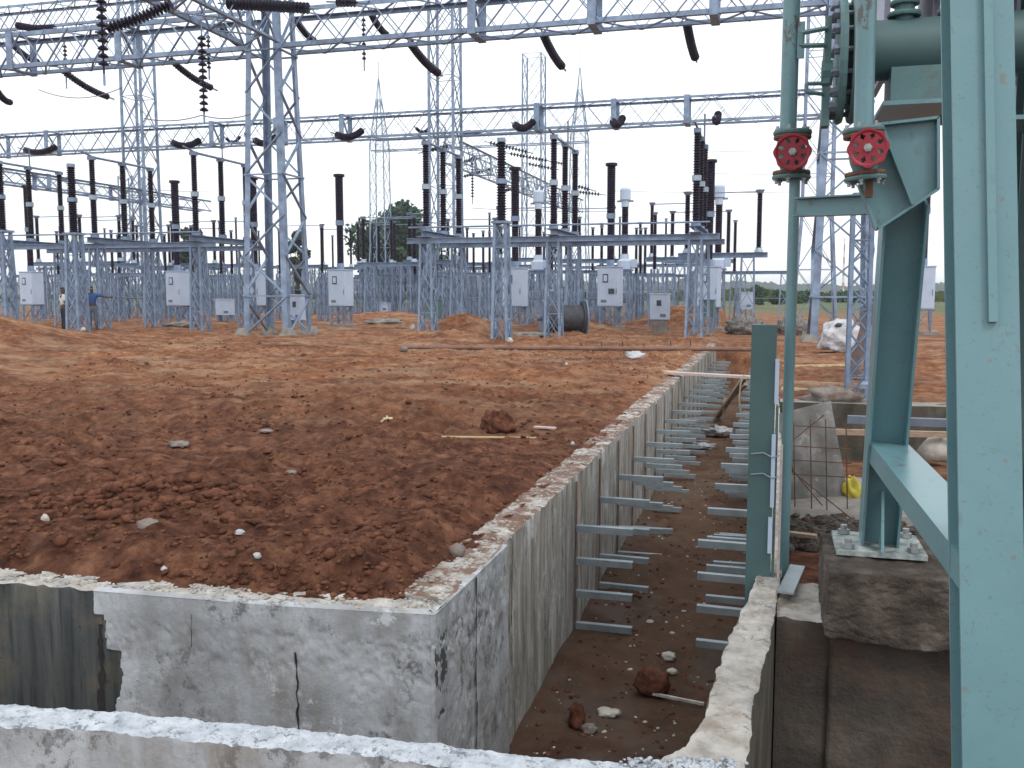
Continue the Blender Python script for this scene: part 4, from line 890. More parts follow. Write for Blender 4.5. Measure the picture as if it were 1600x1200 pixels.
gblob('litter_scrap', 1098, 700, 34, 8, M_('white_plastic'), 'crumpled white sheet on the trench floor, near one', 'litter', 52, z=-1.42, amp=.9)

# white bulk sack
sk = blob('bulk_sack', 1.75, 25.4, .42, .50, .45, .52, M_('white_plastic'), 'bulging white sack on the soil before the lattice tower', 'sack', 61, sub=4, amp=.30, freq=2.3)
blob('sack_neck', -.05, -.28, .36, .14, .05, .07, M_('dark_glass'), seed=62, sub=2, parent=sk)

# clods strewn over the near soil and pebbles in the trench: countless, one object each
def scatter(name, n, pts, smin, smax, material, seed, z, falloff=1.6):
    rs = np.random.RandomState(seed); bm = bmesh.new(); bmesh.ops.create_icosphere(bm, subdivisions=1, radius=1)
    base = np.array([v.co[:] for v in bm.verts]); fs = np.array([[v.index for v in f.verts] for f in bm.faces]); bm.free()
    x, y = pts; n = len(x); nb_ = len(base); z = ground_h(x, y) if z is None else np.full(n, z)
    s_ = smin+(smax-smin)*rs.rand(n)**falloff; an = rs.rand(n)*6.28; q_ = base[None]*rs.uniform(.65, 1.3, (n, nb_, 1))
    tl_ = rs.uniform(-.5, .5, n)[:, None]; q_ = np.stack([q_[..., 0]*np.cos(tl_)-q_[..., 2]*np.sin(tl_), q_[..., 1], q_[..., 0]*np.sin(tl_)+q_[..., 2]*np.cos(tl_)], -1)
    q_ = q_*np.stack([s_*rs.uniform(.9, 1.6, n), s_*rs.uniform(.7, 1.2, n), s_*rs.uniform(.45, .85, n)], -1)[:, None]
    c_, d_ = np.cos(an)[:, None], np.sin(an)[:, None]; V = np.stack([q_[..., 0]*c_-q_[..., 1]*d_+x[:, None], q_[..., 0]*d_+q_[..., 1]*c_+y[:, None], q_[..., 2]+z[:, None]+s_[:, None]*.15], -1).reshape(-1, 3)
    F = (fs[None]+(np.arange(n)*nb_)[:, None, None]).reshape(-1).astype(np.int32); nf = len(F)//3
    me = bpy.data.meshes.new(name); me.vertices.add(len(V)); me.vertices.foreach_set('co', V.astype(np.float32).ravel()); me.loops.add(len(F)); me.loops.foreach_set('vertex_index', F)
    me.polygons.add(nf); me.polygons.foreach_set('loop_start', (np.arange(nf)*3).astype(np.int32)); me.polygons.foreach_set('loop_total', np.full(nf, 3, np.int32)); me.materials.append(material); me.update()
    o = bpy.data.objects.new(name, me); COL.objects.link(o); o['kind'] = 'stuff'; return o
rs_ = np.random.RandomState(12)
def soil_pts(n):
    y = 4.5+rs_.rand(n*3)**2.0*22; x = -1.84-rs_.rand(n*3)*(2.6+y*.62); k = (fbm(x, y, .8, 3, .5, 44)+rs_.uniform(-.45, .45, n*3) > .02) & (y > np.interp(x, FWX, FWY)+.16); return x[k][:n], y[k][:n]
def rect(n, x0, x1, y0, y1, e=1.0): return rs_.uniform(x0, x1, n), y0+(y1-y0)*rs_.rand(n)**e
def corner(n): t = rs_.rand(n); return -.42+.34*t+rs_.uniform(-.05, .05, n), 2.97+.22*t*0+rs_.uniform(.0, .16, n)+.10*t
tag(scatter('soil_clods', 0, soil_pts(17000), .002, .030, M_('clod_soil'), 3, None, 4.5), 'loose red clods strewn over the soil', 'dirt clods')
tag(scatter('coarse_clods', 0, tuple(q_[:420] for q_ in soil_pts(900)), .010, .060, M_('clod_soil'), 33, None, 3.0), 'bigger red clods among the loose soil', 'dirt clods')
def heap(n): return -4.35+.42*rs_.randn(n), 5.62+.22*rs_.randn(n)
tag(scatter('heap_clods', 0, heap(900), .006, .06, M_('clod_soil'), 35, None, 3.2), 'clods of the fresh dark heap near the left end of the front wall', 'dirt clods')
tag(scatter('trench_pebbles', 0, rect(420, -1.62, -.2, 3.2, 16, 1.6), .003, .020, M_('pale_stone'), 5, None, 3.0), 'pale pebbles and mortar crumbs on the trench floor', 'pebbles')
tag(scatter('trench_clods', 0, rect(2600, -1.66, -.1, 3.1, 20, 1.7), .002, .028, M_('clod_soil'), 15, None, 4.0), 'dark earth crumbs on the trench floor', 'dirt clods')
tag(scatter('pit_gravel', 0, rect(1200, .2, 1.5, 9.0, 10.4), .01, .06, M_('concrete_rough'), 6, None, 1.5), 'dark gravel on the pit floor', 'gravel')
tag(scatter('mortar_crumbs', 0, corner(420), .004, .014, M_('mortar_white'), 8, .004, 1.5), 'white mortar crumbs heaped in the corner of the near wall', 'mortar crumbs')
tag(scatter('wall_top_rubble', 0, rect(900, -1.92, -1.68, 4.6, 20, 1.6), .003, .018, M_('mortar_top'), 9, .0, 2.5), 'pale mortar rubble crumbled along the trench wall top', 'rubble')
def fr(n): x = rs_.uniform(-4.6, -1.7, n); return x, np.interp(x, FWX, FWY)+rs_.uniform(.03, .2, n)
tag(scatter('front_wall_rubble', 0, fr(700), .003, .016, M_('mortar_top'), 10, -.012, 2.0), 'pale mortar rubble along the front wall top', 'rubble')

# ================================================================ cable brackets in the trench
def rack(side, arm, levels):
    r_ = empty('cable_bracket'); tag(r_, cat='cable bracket')
    MB().box(0 if side > 0 else -.012, .012 if side > 0 else 0, -.02, .02, min(levels)-.12, -.05).build('wall_strip', M_('rusty_pipe'), r_)
    for z in levels:
        a = MB(); x0, x1 = (0.012, arm) if side > 0 else (-arm, -.012)
        a.box(x0, x1, -.030, .022, z-.004, z+.004); a.box(x0, x1, -.036, -.030, z-.055, z+.004)
        a.build('bracket_arm', M_('galv_bar'), r_)
    return r_
lv = (-.45, -.75, -1.05, -1.35)
RK = rack(1, .52, lv); RR = rack(-1, .5, (-.42, -.70, -.98, -1.28))
for k in range(18):
    o = place(RK, ST, (WL+.012, 8.06+1.2*k, 0), R(random.uniform(-3, 3)), 'four armed cable bracket rack, %s from the near end of the left trench wall' % ORD(k), 'bracket racks on the left trench wall')
for k in range(17):
    y = 7.72+1.2*k
    o = place(RR, ST, (float(right_edge(y))-.01, y, 0), R(random.uniform(-3, 3)), 'four armed cable bracket rack, %s from the near end of the right trench wall' % ORD(k), 'bracket racks on the right trench wall')

# ================================================================ GREEN STEEL FRAME (right)
gf = empty('transformer_frame', (.57, 5.2, .3), 0, 'big sea green A shaped steel frame at the right edge, standing on the dark plinth', 'steel frame')
def gpart(name, mb_, m='green_paint', parent=gf, smooth=False):
    o = mb_.build(name, M_(m), parent, smooth); o.location = -Vector(gf.location) if parent is gf else Vector((0, 0, 0)); return o
# near leg : leans away from the camera
nb, ntp = Vector((.70, 2.78, -.9)), Vector((.540, 3.45, 3.9))
leg = MB().hbeam(nb, ntp, .172, .18, .014, .012, up=(0, 1, 0)); near_leg = gpart('leg', leg)
m_, l_ = MB.frame(nb, ntp, (0, 1, 0))
st_ = MB().box(-.012+.012, .012+.012, -.112, -.088, 2.47, l_, m_); gpart('stiffener_bar', st_)
# rear leg : leans towards the camera
rb, rt = Vector((.585, 5.22, .31)), Vector((.560, 4.52, 2.05))
gpart('leg', MB().hbeam(rb, rt, .19, .185, .012, .010, up=(1, 0, 0)))
# rib on the rear leg foot and base plate with bolts
gpart('rib', MB().add([(.575, 5.10, .32), (.575, 4.98, .32), (.575, 5.07, .62), (.589, 5.10, .32), (.589, 4.98, .32), (.589, 5.07, .62)], [(0, 1, 2), (5, 4, 3), (0, 3, 4, 1), (1, 4, 5, 2)]))
mat('splashed_plate', [(.35, (.13, .17, .17)), (.5, (.30, .34, .34)), (.65, (.48, .50, .49))], 14, .8, bump=.5, bscale=40)
bp_ = gpart('base_plate', MB().box(.36, .80, 5.00, 5.42, .285, .31), 'splashed_plate')
for x, y in ((.42, 5.06), (.74, 5.06), (.42, 5.36), (.74, 5.36)):
    b_ = MB().tube((x, y, .31), (x, y, .36), .018, seg=8).tube((x, y, .312), (x, y, .335), .032, seg=6); o = b_.build('bolt', M_('bare_bolt'), bp_)
# horizontal brace with wide top
br_ = MB().box(-.09, .09, 0, 2.02, -.012, 0).box(-.09, -.08, 0, 2.02, -.10, -.012).box(.08, .09, 0, 2.02, -.10, -.012)
o = br_.build('brace', M_('green_paint'), gf); o.location = Vector((.655, 2.97, .86))-gf.location; o.rotation_euler = (R(.9), 0, R(2.0))
# gusset bracket over the rear leg
gz_ = [(q_.x, q_.z) for q_ in (GY(1374, 196, 4.42), GY(1464, 186, 4.42), GY(1464, 297, 4.42), GY(1369, 359, 4.42), GY(1343, 290, 4.42))]
def plate_xz(poly, y0, y1):
    mb_ = MB(); n = len(poly); mb_.add([(x, y0, z) for x, z in poly]+[(x, y1, z) for x, z in poly], [tuple(range(n)), tuple(range(n, 2*n))[::-1]]+[(i, n+i, n+(i+1) % n, (i+1) % n) for i in range(n)]); return mb_
gpart('gusset_plate', plate_xz(gz_, 4.42, 4.432))
e = MB()
for (p0, p1) in zip(gz_, gz_[1:]+gz_[:1]):
    P0, P1 = Vector((p0[0], 4.42, p0[1])), Vector((p1[0], 4.42, p1[1])); e.bar(P0, P1, .012, .09, up=(0, 1, 0))
A_, B_ = GY(1380, 205, 4.39), GY(1425, 320, 4.39); e.bar(A_, B_, .012, .07, up=(0, 1, 0))
gpart('gusset_flange', e)
gpart('cap_beam', MB().box(.44, .72, 4.38, 5.12, 2.448, 2.466))
gpart('tie_beam', MB().hbeam((.12, 5.3, 2.10), (.62, 4.95, 2.08), .10, .10, .008, .008, up=(0, 0, 1)))
# rear plinth
pd = empty('plinth', (.6, 5.2, 0), 0, 'rough dark concrete plinth under the green rear leg', 'plinth')
pm = MB(); N = 14
def rough_block(x0, x1, y0, y1, z0, z1, amp, seed, n=22):
    bm = bmesh.new(); bmesh.ops.create_cube(bm, size=1); bmesh.ops.subdivide_edges(bm, edges=bm.edges[:], cuts=n, use_grid_fill=True)
    from mathutils import noise as mn
    for v in bm.verts:
        p = Vector((x0+(v.co.x+.5)*(x1-x0), y0+(v.co.y+.5)*(y1-y0), z0+(v.co.z+.5)*(z1-z0)))
        d = mn.noise_vector(p*4+Vector((seed, 0, 0)))*amp+mn.noise_vector(p*14)*amp*.45+mn.noise_vector(p*38)*amp*.3; v.co = p+d
    me = bpy.data.meshes.new('block'); bm.to_mesh(me); bm.free(); me.polygons.foreach_set('use_smooth', [True]*len(me.polygons)); return me
def rblock(name, args, m, parent, label=None, cat=None):
    me = rough_block(*args); me.name = name; me.materials.append(M_(m)); o = bpy.data.objects.new(name, me); COL.objects.link(o)
    if parent: o.parent = parent; o.location = -Vector(parent.location)
    return tag(o, label, cat)
rblock('cap_block', (.30, 1.2, 4.72, 5.48, -.08, .275, .022, 1, 60), 'concrete_rough', pd)
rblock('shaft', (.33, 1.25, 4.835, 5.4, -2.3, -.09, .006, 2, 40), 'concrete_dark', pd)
# steel strip lying on the wall by the post
plank((.115, 5.12, .02), (.19, 5.62, .03), .085, .012, 'galv_bar', 'flat galvanised strip lying on the pit wall beside the green post', 'steel_strip', 'steel bar')

# dark green post with plates fixed on it
gp = empty('steel_post', (-.02, 5.5, 0), 0, 'dark green steel post standing beside the trench, lower than the pipes', 'steel post')
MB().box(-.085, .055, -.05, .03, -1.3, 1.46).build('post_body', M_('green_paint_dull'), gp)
MB().box(.06, .075, -.06, .06, -.1, 1.0).build('side_plate', M_('green_paint_dull'), gp)
for z0, z1, dx in ((1.02, 1.27, .0), (.42, .84, -.008), (.15, .36, -.015)):
    s = MB().box(.050+dx, .072+dx, -.085, -.065, z0, z1); o = s.build('pale_strip', M_('cabinet_paint'), gp)
MB().bar((.098, -.06, .0), (.098, -.06, .78), .014).build('pale_rod', M_('wood_pink'), gp)
for z in (.72, .60):
    wr = MB(); wr.path([(-.07, -.055, z), (.0, -.058, z+.01), (.05, -.09, z-.01), (.085, -.07, z)], .004, 5)
    wr.build('tie_wire', M_('galv_bar'), gp)

# pipes with valves
def valve(parent, x, y, z, wheel_off, s=1.0, wr=.1):
    v = empty('valve', (x, y, z)); v.parent = parent
    for zz in (.125, -.125):
        MB().lathe([(.105, 0), (.108, .012), (.105, .022)], (0, 0, zz-.011), (0, 0, zz+.011), 20).build('flange', M_('green_cast'), v)
        MB().lathe([(.103, 0), (.105, .01), (.103, .02)], (0, 0, zz*.80-.01), (0, 0, zz*.80+.01), 20).build('flange', M_('rust'), v)
        for k in range(6):
            bo = MB()
            a_ = k*math.pi/3+.3; bx, by = .087*math.cos(a_), .087*math.sin(a_)
            bo.tube((bx, by, zz-.038), (bx, by, zz+.036), .009, seg=6)
            bo.tube((bx, by, zz+.012*(1 if zz > 0 else -1)-.008), (bx, by, zz+.012*(1 if zz > 0 else -1)+.010), .016, seg=6)
            bo.build('bolt', M_('bare_bolt'), v)
    MB().lathe([(.055, 0), (.075, .06), (.08, .1), (.075, .14), (.055, .2)], (0, 0, -.1), (0, 0, .1), 14).build('body', M_('green_cast'), v, True)
    w = empty('handwheel', wheel_off); w.parent = v
    # perforated wheel: rim, lobed disc with eight holes, nut
    n = 96; ring = []
    def wheel():
        mb_ = MB(); bm = bmesh.new(); nA = 64; holes = 8
        # disc made of polar grid, holes left out
        nr = 8; V = {}
        def pt(i, j, zz):
            rr = wr*(.16+.84*j/nr); a_ = 2*math.pi*i/nA
            if j == nr: rr *= 1+.045*math.cos(8*a_)
            return (rr*math.cos(a_), zz, rr*math.sin(a_))
        vs = []; fs = []
        for zz in (-.008, .008):
            for j in range(nr+1):
                for i in range(nA): vs.append(pt(i, j, zz + (.006 if j >= nr-1 else 0)*(-1 if zz < 0 else 1)))
        def id_(i, j, s_): return s_*(nr+1)*nA+j*nA+(i % nA)
        def hole(i, j): return j in (3, 4, 5) and ((i % 8) in (2, 3, 4, 5) if j == 4 else (i % 8) in (3, 4))
        for j in range(nr):
            for i in range(nA):
                if hole(i, j): continue
                fs.append((id_(i, j, 0), id_(i+1, j, 0), id_(i+1, j+1, 0), id_(i, j+1, 0))); fs.append((id_(i, j+1, 1), id_(i+1, j+1, 1), id_(i+1, j, 1), id_(i, j, 1)))
                for (di, dj, e_) in ((0, -1, ((i, j), (i+1, j))), (0, 1, ((i+1, j+1), (i, j+1))), (-1, 0, ((i, j+1), (i, j))), (1, 0, ((i+1, j), (i+1, j+1)))):
                    jj = j+dj
                    if jj < 0 or jj >= nr or hole((i+di) % nA, jj):
                        (a1, b1), (a2, b2) = e_; fs.append((id_(a1, b1, 1), id_(a2, b2, 1), id_(a2, b2, 0), id_(a1, b1, 0)))
        mb_.add(vs, fs); return mb_
    wheel().build('wheel_disc', M_('red_paint'), w)
    MB().tube((0, -.03, 0), (0, .09, 0), .012, seg=10).tube((0, -.022, 0), (0, -.008, 0), .022, seg=6).build('spindle', M_('bare_bolt'), w)
    return v
p1 = empty('drain_pipe', (.11, 5.65, 0), 0, 'tall sea green pipe with red wheel valve, left of the two', 'pipe', 'pipes with red wheel valves')
MB().tube((0, 0, -.1), (0, 0, 2.30), .031, seg=14).build('lower_pipe', M_('green_paint'), p1, True)
MB().tube((-.045, 0, 2.55), (-.045, 0, 4.2), .047, seg=16).build('upper_pipe', M_('green_paint'), p1, True)
valve(p1, -.02, 0, 2.425, (.0, -.13, .0))
MB().box(-.01, .03, -.052, -.04, 2.95, 3.15).build('name_plate', M_('green_paint'), p1)
p2 = empty('drain_pipe', (GY(1350, 243, 4.3).x, 4.28, GY(1350, 243, 4.3).z-2.385*.80), 0, 'shorter sea green pipe with red wheel valve, right of the two, ending at its valve', 'pipe', 'pipes with red wheel valves')
MB().tube((-.01, 0, 2.50), (-.025, 0, 4.2), .05, seg=16).build('upper_pipe', M_('green_paint'), p2, True)
MB().tube((.03, 0, 2.16), (.03, 0, 2.26), .02, seg=10).build('outlet_stub', M_('rust'), p2)
v2 = valve(p2, .0, 0, 2.385, (.02, -.13, .015)); p2.scale = (.80, .80, .80)
v2.rotation_euler = (0, R(-4), R(-6))

# oil pipe with big flange
op = empty('oil_pipe', (.375, 4.95, 2.81), 0, 'thick sea green oil pipe lying level behind the frame with a big bolted flange', 'oil pipe')
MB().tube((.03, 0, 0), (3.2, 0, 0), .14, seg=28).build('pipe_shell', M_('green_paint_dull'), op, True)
MB().lathe([(.29, 0), (.30, .02), (.29, .04)], (-.04, 0, -.04), (.0, 0, -.04), 32).build('flange', M_('green_cast'), op)
MB().lathe([(.29, 0), (.30, .018), (.29, .036)], (-.10, 0, -.04), (-.064, 0, -.04), 32).build('flange', M_('green_cast'), op)
for k in range(16):
    a_ = 2*math.pi*k/16; y_, z_ = .255*math.cos(a_), .255*math.sin(a_)-.04
    MB().tube((-.135, y_, z_), (.035, y_, z_), .012, seg=6).tube((-.125, y_, z_), (-.10, y_, z_), .024, seg=6).tube((.0, y_, z_), (.024, y_, z_), .024, seg=6).build('bolt', M_('steel_dark'), op)
fl = MB(); fl.tube((-.12, -.05, -.10), (-.17, -.05, -.10), .06, seg=12).box(-.165, -.13, -.10, -.01, -.36, -.06).box(-.16, -.13, -.09, -.03, -.1, .16)
fl.path([(-.15, -.1, .1), (-.27, -.12, .08), (-.27, -.12, .02), (-.16, -.1, .02)], .012, 6).path([(-.14, -.1, -.16), (-.24, -.12, -.16), (-.24, -.12, -.2), (-.16, -.1, -.21)], .01, 6)
fl.build('valve_gear', M_('green_cast'), op)
for x in (.30, 1.05):
    MB().box(x-.16, x+.24, -.14, .14, -.335, -.11).build('saddle', M_('green_cast'), op); MB().box(x-.17, x+.25, -.15, .15, -.343, -.335).build('shim', M_('rust'), op)
for x in (.2, .42, 1.1):
    s_ = MB().tube((x, -.02, .11), (x, -.02, .32), .045, seg=12); s_.lathe([(.075, 0), (.078, .01), (.075, .02)], (x, -.02, .145), (x, -.02, .165), 14); s_.lathe([(.065, 0), (.068, .01), (.065, .02)], (x, -.02, .20), (x, -.02, .22), 14); s_.build('branch_stub', M_('green_cast'), op)
# radiator bank behind the oil pipe
rd = empty('radiator', (.62, 6.3, 3.0), 0, 'lilac grey radiator plates at the top right behind the oil pipe', 'radiator')
for k in range(16): MB().box(k*.14, k*.14+.035, 0, .7, -.02, 2.2).build('fin', M_('radiator'), rd)
MB().tube((-.1, .35, .05), (2.3, .35, .05), .05, seg=10).build('header', M_('radiator'), rd)
# tank added above the oil pipe, mostly unseen, to shade the parts below
ct_ = empty('shade_tank', (2.6, 5.5, 3.42), 0, 'big sea green tank added above the oil pipe for shade, mostly above the photo', 'tank')
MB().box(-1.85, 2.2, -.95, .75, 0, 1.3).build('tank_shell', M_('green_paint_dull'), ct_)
for x in (-1.4, 0, 1.4): MB().box(x-.04, x+.04, -.99, .79, -.05, 1.34).build('stiffener', M_('green_paint_dull'), ct_)
for x in (-1.2, 1.6): MB().hbeam((x, .35, -4.1), (x, .35, 0), .2, .2, .012, .012).build('leg', M_('green_paint_dull'), ct_)
# second frame leg farther right edge
f2 = empty('support_column', (1.05, 5.0, 0), 0, 'sea green bracket column half hidden at the right edge behind the near leg', 'steel frame')
MB().box(-.012, .012, -.1, .1, 1.95, 2.46).build('bracket_plate', M_('green_paint'), f2); MB().hbeam((0.35, .3, -.8), (.35, .25, 2.46), .2, .2, .012, .012, up=(0, 1, 0)).build('leg', M_('green_paint_dull'), f2)
MB().box(-.02, .5, -.12, .3, 2.445, 2.465).build('top_plate', M_('green_paint'), f2)
# violet column
vc = empty('rendered_column', (2.35, 8.6, 0), 0, 'violet grey rendered column at the right edge', 'column')
MB().box(-.5, .6, -.3, .3, -.9, 3.6).build('shaft', M_('violet_render'), vc); MB().box(-.6, .7, -.4, .4, -1.0, -.5).build('base', M_('concrete_pale'), vc)
# grey post on the far pit wall
sp = empty('lattice_stand', (1.28, 15.0, 0), 0, 'bluish grey lattice stand standing on the far pit wall behind the green rear leg', 'steel post')
add_stand(sp, 3.1, .135, .135, lw_=.055, bw=.035, panels=9); MB().box(-.25, .25, -.25, .25, -.02, .03).build('base_plate', M_('steel'), sp)
blob('rubble_heap', .95, 14.55, .05, .42, .2, .14, M_('stone'), 'grey rubble and scrap on top of the far pit wall', 'rubble heap', 71, amp=.7)
# leaning slab, rebar mesh, yellow bag
sl = MB(); A = [GY(1222, 645, 11.2), GY(1298, 626, 11.6), GY(1326, 765, 11.3), GY(1222, 765, 10.9)]; A[2].z = A[3].z = -.74
n_ = (A[1]-A[0]).cross(A[3]-A[0]).normalized()*.06; sl.add([p-A[3] for p in A]+[p-A[3]+n_*(-1 if n_.y < 0 else 1) for p in A], [(0, 1, 2, 3), (7, 6, 5, 4), (0, 4, 5, 1), (1, 5, 6, 2), (2, 6, 7, 3), (3, 7, 4, 0)])
tag(sl.build('concrete_slab', M_('slab_concrete'), None, loc=A[3]), 'blotchy grey concrete slab leaning in the pit behind the mesh', 'slab')
rbm = MB()
for px, y0, y1 in ((1240, 660, 792), (1266, 655, 795), (1290, 655, 797), (1322, 668, 795)): rbm.bar(GY(px, y0, 10.2), GY(px+2, y1, 10.1), .012)
for py in (664, 696, 718, 740): rbm.bar(GY(1226, py, 10.15), GY(1330, py+6, 10.15), .010)
for a_, b_ in (((1224, 700), (1288, 648)), ((1222, 715), (1285, 790)), ((1236, 735), (1330, 810)), ((1222, 690), (1240, 735))): rbm.bar(GY(*a_, 9.9), GY(*b_, 9.8), .010)
tag(rbm.build('rebar_mesh', M_('rust')), 'thin rusty rebar mesh standing in front of the leaning slab', 'rebar mesh')
gblob('yellow_bag', 1331, 778, 24, 34, M_('yellow_plastic'), 'yellow plastic bag lying on the pit pad beside the slab', 'bag', 81, z=-.74, amp=.5, freq=1.7, sub=4)
for k, (x, z) in enumerate(((1.05, -.3), (1.5, -.45))):
    pass
plank((.9, 13.9, -.35), (2.6, 13.7, -.3), .08, .08, 'wood', 'brown timber rail low in the pit behind the rear leg')
plank((1.0, 12.8, -.02), (2.6, 12.6, .0), .1, .1, 'steel_dark', 'grey steel rail crossing the pit behind the rear leg', 'steel_rail', 'steel bar')
gblob('stone', 1462, 720, 50, 40, M_('pale_stone'), 'pale broken slab piece in the pit between the green legs', 'stone', 83, z=-.7, amp=.3, sub=2)

# ================================================================ PEOPLE
def skin_obj(name, joints, bones, material, parent=None, sub=1):
    names = list(joints); me = bpy.data.meshes.new(name); me.from_pydata([joints[n][0] for n in names], [(names.index(a), names.index(b)) for a, b in bones], []); me.materials.append(material)
    o = bpy.data.objects.new(name, me); COL.objects.link(o)
    sk_ = o.modifiers.new('skin', 'SKIN'); sk_.use_smooth_shade = True; ss = o.modifiers.new('sub', 'SUBSURF'); ss.levels = ss.render_levels = sub
    for i, n in enumerate(names):
        r0 = joints[n][1]; r0 = r0 if isinstance(r0, tuple) else (r0, r0); me.skin_vertices[0].data[i].radius = r0; me.skin_vertices[0].data[i].use_root = (i == 0)
    if parent: o.parent = parent
    return o
def person(loc, rz, label, shirt, trousers, armL, armR):
    r_ = empty('person', loc, rz, label, 'person')
    J = {'pelvis': ((0, 0, .95), (.15, .10)), 'waist': ((0, 0, 1.12), (.13, .09)), 'chest': ((0, 0, 1.30), (.16, .11)), 'neck': ((0, 0, 1.46), .055), 'head0': ((0, -.01, 1.53), .07), 'head1': ((0, -.015, 1.61), (.08, .10)), 'head2': ((0, 0, 1.69), (.06, .075)),
         'hipL': ((-.09, 0, .9), .085), 'kneeL': ((-.10, -.01, .5), .06), 'ankL': ((-.11, .02, .08), .04), 'toeL': ((-.12, -.15, .03), (.035, .025)),
         'hipR': ((.09, 0, .9), .085), 'kneeR': ((.11, -.02, .5), .06), 'ankR': ((.13, .01, .08), .04), 'toeR': ((.15, -.16, .03), (.035, .025))}
    B = [('pelvis', 'waist'), ('waist', 'chest'), ('chest', 'neck'), ('neck', 'head0'), ('head0', 'head1'), ('head1', 'head2')]
    for s in 'LR': B += [('pelvis', 'hip'+s), ('hip'+s, 'knee'+s), ('knee'+s, 'ank'+s), ('ank'+s, 'toe'+s)]
    for s, arm in (('L', armL), ('R', armR)):
        for n, p, q in zip(('sh', 'el', 'wr', 'pm'), arm, (.055, .042, .028, .032)): J[n+s] = (p, q)
        B += [('chest', 'sh'+s), ('sh'+s, 'el'+s), ('el'+s, 'wr'+s), ('wr'+s, 'pm'+s)]
        w, h = Vector(arm[2]), Vector(arm[3]); d = (h-w).normalized(); sd = d.cross(Vector((0, 1, 0))).normalized() if abs(d.y) < .9 else Vector((1, 0, 0))
        for k in range(5):
            o_ = (k-2)*.018; root_ = h+sd*o_; tip = h+sd*o_*1.25+d*(.075 if k not in (0, 4) else .05)+Vector((0, -.012, 0))
            J['f%s%d' % (s, k)] = (tuple(tip), .009); B.append(('pm'+s, 'f%s%d' % (s, k)))
    skin_obj('body', J, B, M_('skin'), r_)
    S = {'w': ((0, 0, .98), (.165, .115)), 'm': ((0, 0, 1.14), (.15, .11)), 'c': ((0, 0, 1.31), (.18, .13)), 'n': ((0, 0, 1.43), (.09, .08))}; SB = [('w', 'm'), ('m', 'c'), ('c', 'n')]
    for s, arm in (('L', armL), ('R', armR)):
        S['s'+s] = (arm[0], .075); S['e'+s] = (tuple(Vector(arm[0]).lerp(Vector(arm[1]), .85)), .062); SB += [('c', 's'+s), ('s'+s, 'e'+s)]
    skin_obj('shirt', S, SB, M_(shirt), r_)
    T = {'w': ((0, 0, 1.0), (.145, .105)), 'p': ((0, 0, .9), (.155, .11))}; TB = [('w', 'p')]
    for s, x in (('L', -1), ('R', 1)):
        T['h'+s] = ((x*.09, 0, .84), .10); T['k'+s] = (J['knee'+s][0], .078); T['a'+s] = ((J['ank'+s][0][0], J['ank'+s][0][1], .09), .066); TB += [('p', 'h'+s), ('h'+s, 'k'+s), ('k'+s, 'a'+s)]
    skin_obj('trousers', T, TB, M_(trousers), r_)
    H = {'a': ((0, .02, 1.66), (.09, .105)), 'b': ((0, .02, 1.73), (.06, .08))}; skin_obj('hair', H, [('a', 'b')], M_('hair'), r_)
    for s in 'LR':
        p, t_ = Vector(J['ank'+s][0]), Vector(J['toe'+s][0]); skin_obj('shoe', {'a': (tuple(p+Vector((0, .04, -.03))), (.05, .045)), 'b': (tuple(t_), (.045, .03))}, [('a', 'b')], M_('hair'), r_)
    fc = MB()
    fc.add([(-.012, -.095, 1.60), (.012, -.095, 1.60), (0, -.128, 1.595), (0, -.10, 1.635)], [(0, 1, 2), (0, 2, 3), (1, 3, 2)]); fc.build('nose', M_('skin'), r_)
    for x in (-.03, .03): MB().lathe([(.008, 0), (.012, .008), (.006, .014)], (x, -.088, 1.635), (x, -.104, 1.635), 8).build('eye', M_('shirt_white'), r_)
    return r_
g1 = G(101, 522); g2 = G(146, 520)
person((g1.x, g1.y, gz(g1.x, g1.y)+.02), R(150), 'person standing in white shirt and dark trousers with back to the camera, arm bent', 'shirt_white', 'trousers_dark',
       [(-.18, 0, 1.40), (-.24, .02, 1.14), (-.22, -.12, .98), (-.21, -.2, .96)], [(.18, 0, 1.40), (.25, .03, 1.14), (.20, -.16, 1.02), (.16, -.24, 1.02)])
person((g2.x, g2.y, gz(g2.x, g2.y)+.02), R(40), 'person standing in blue shirt and grey trousers, reaching one arm towards the steelwork', 'shirt_blue', 'trousers_grey',
       [(-.18, 0, 1.40), (-.25, .03, 1.14), (-.24, -.06, .90), (-.24, -.1, .82)], [(.18, 0, 1.40), (.40, -.14, 1.33), (.60, -.28, 1.30), (.68, -.33, 1.30)])

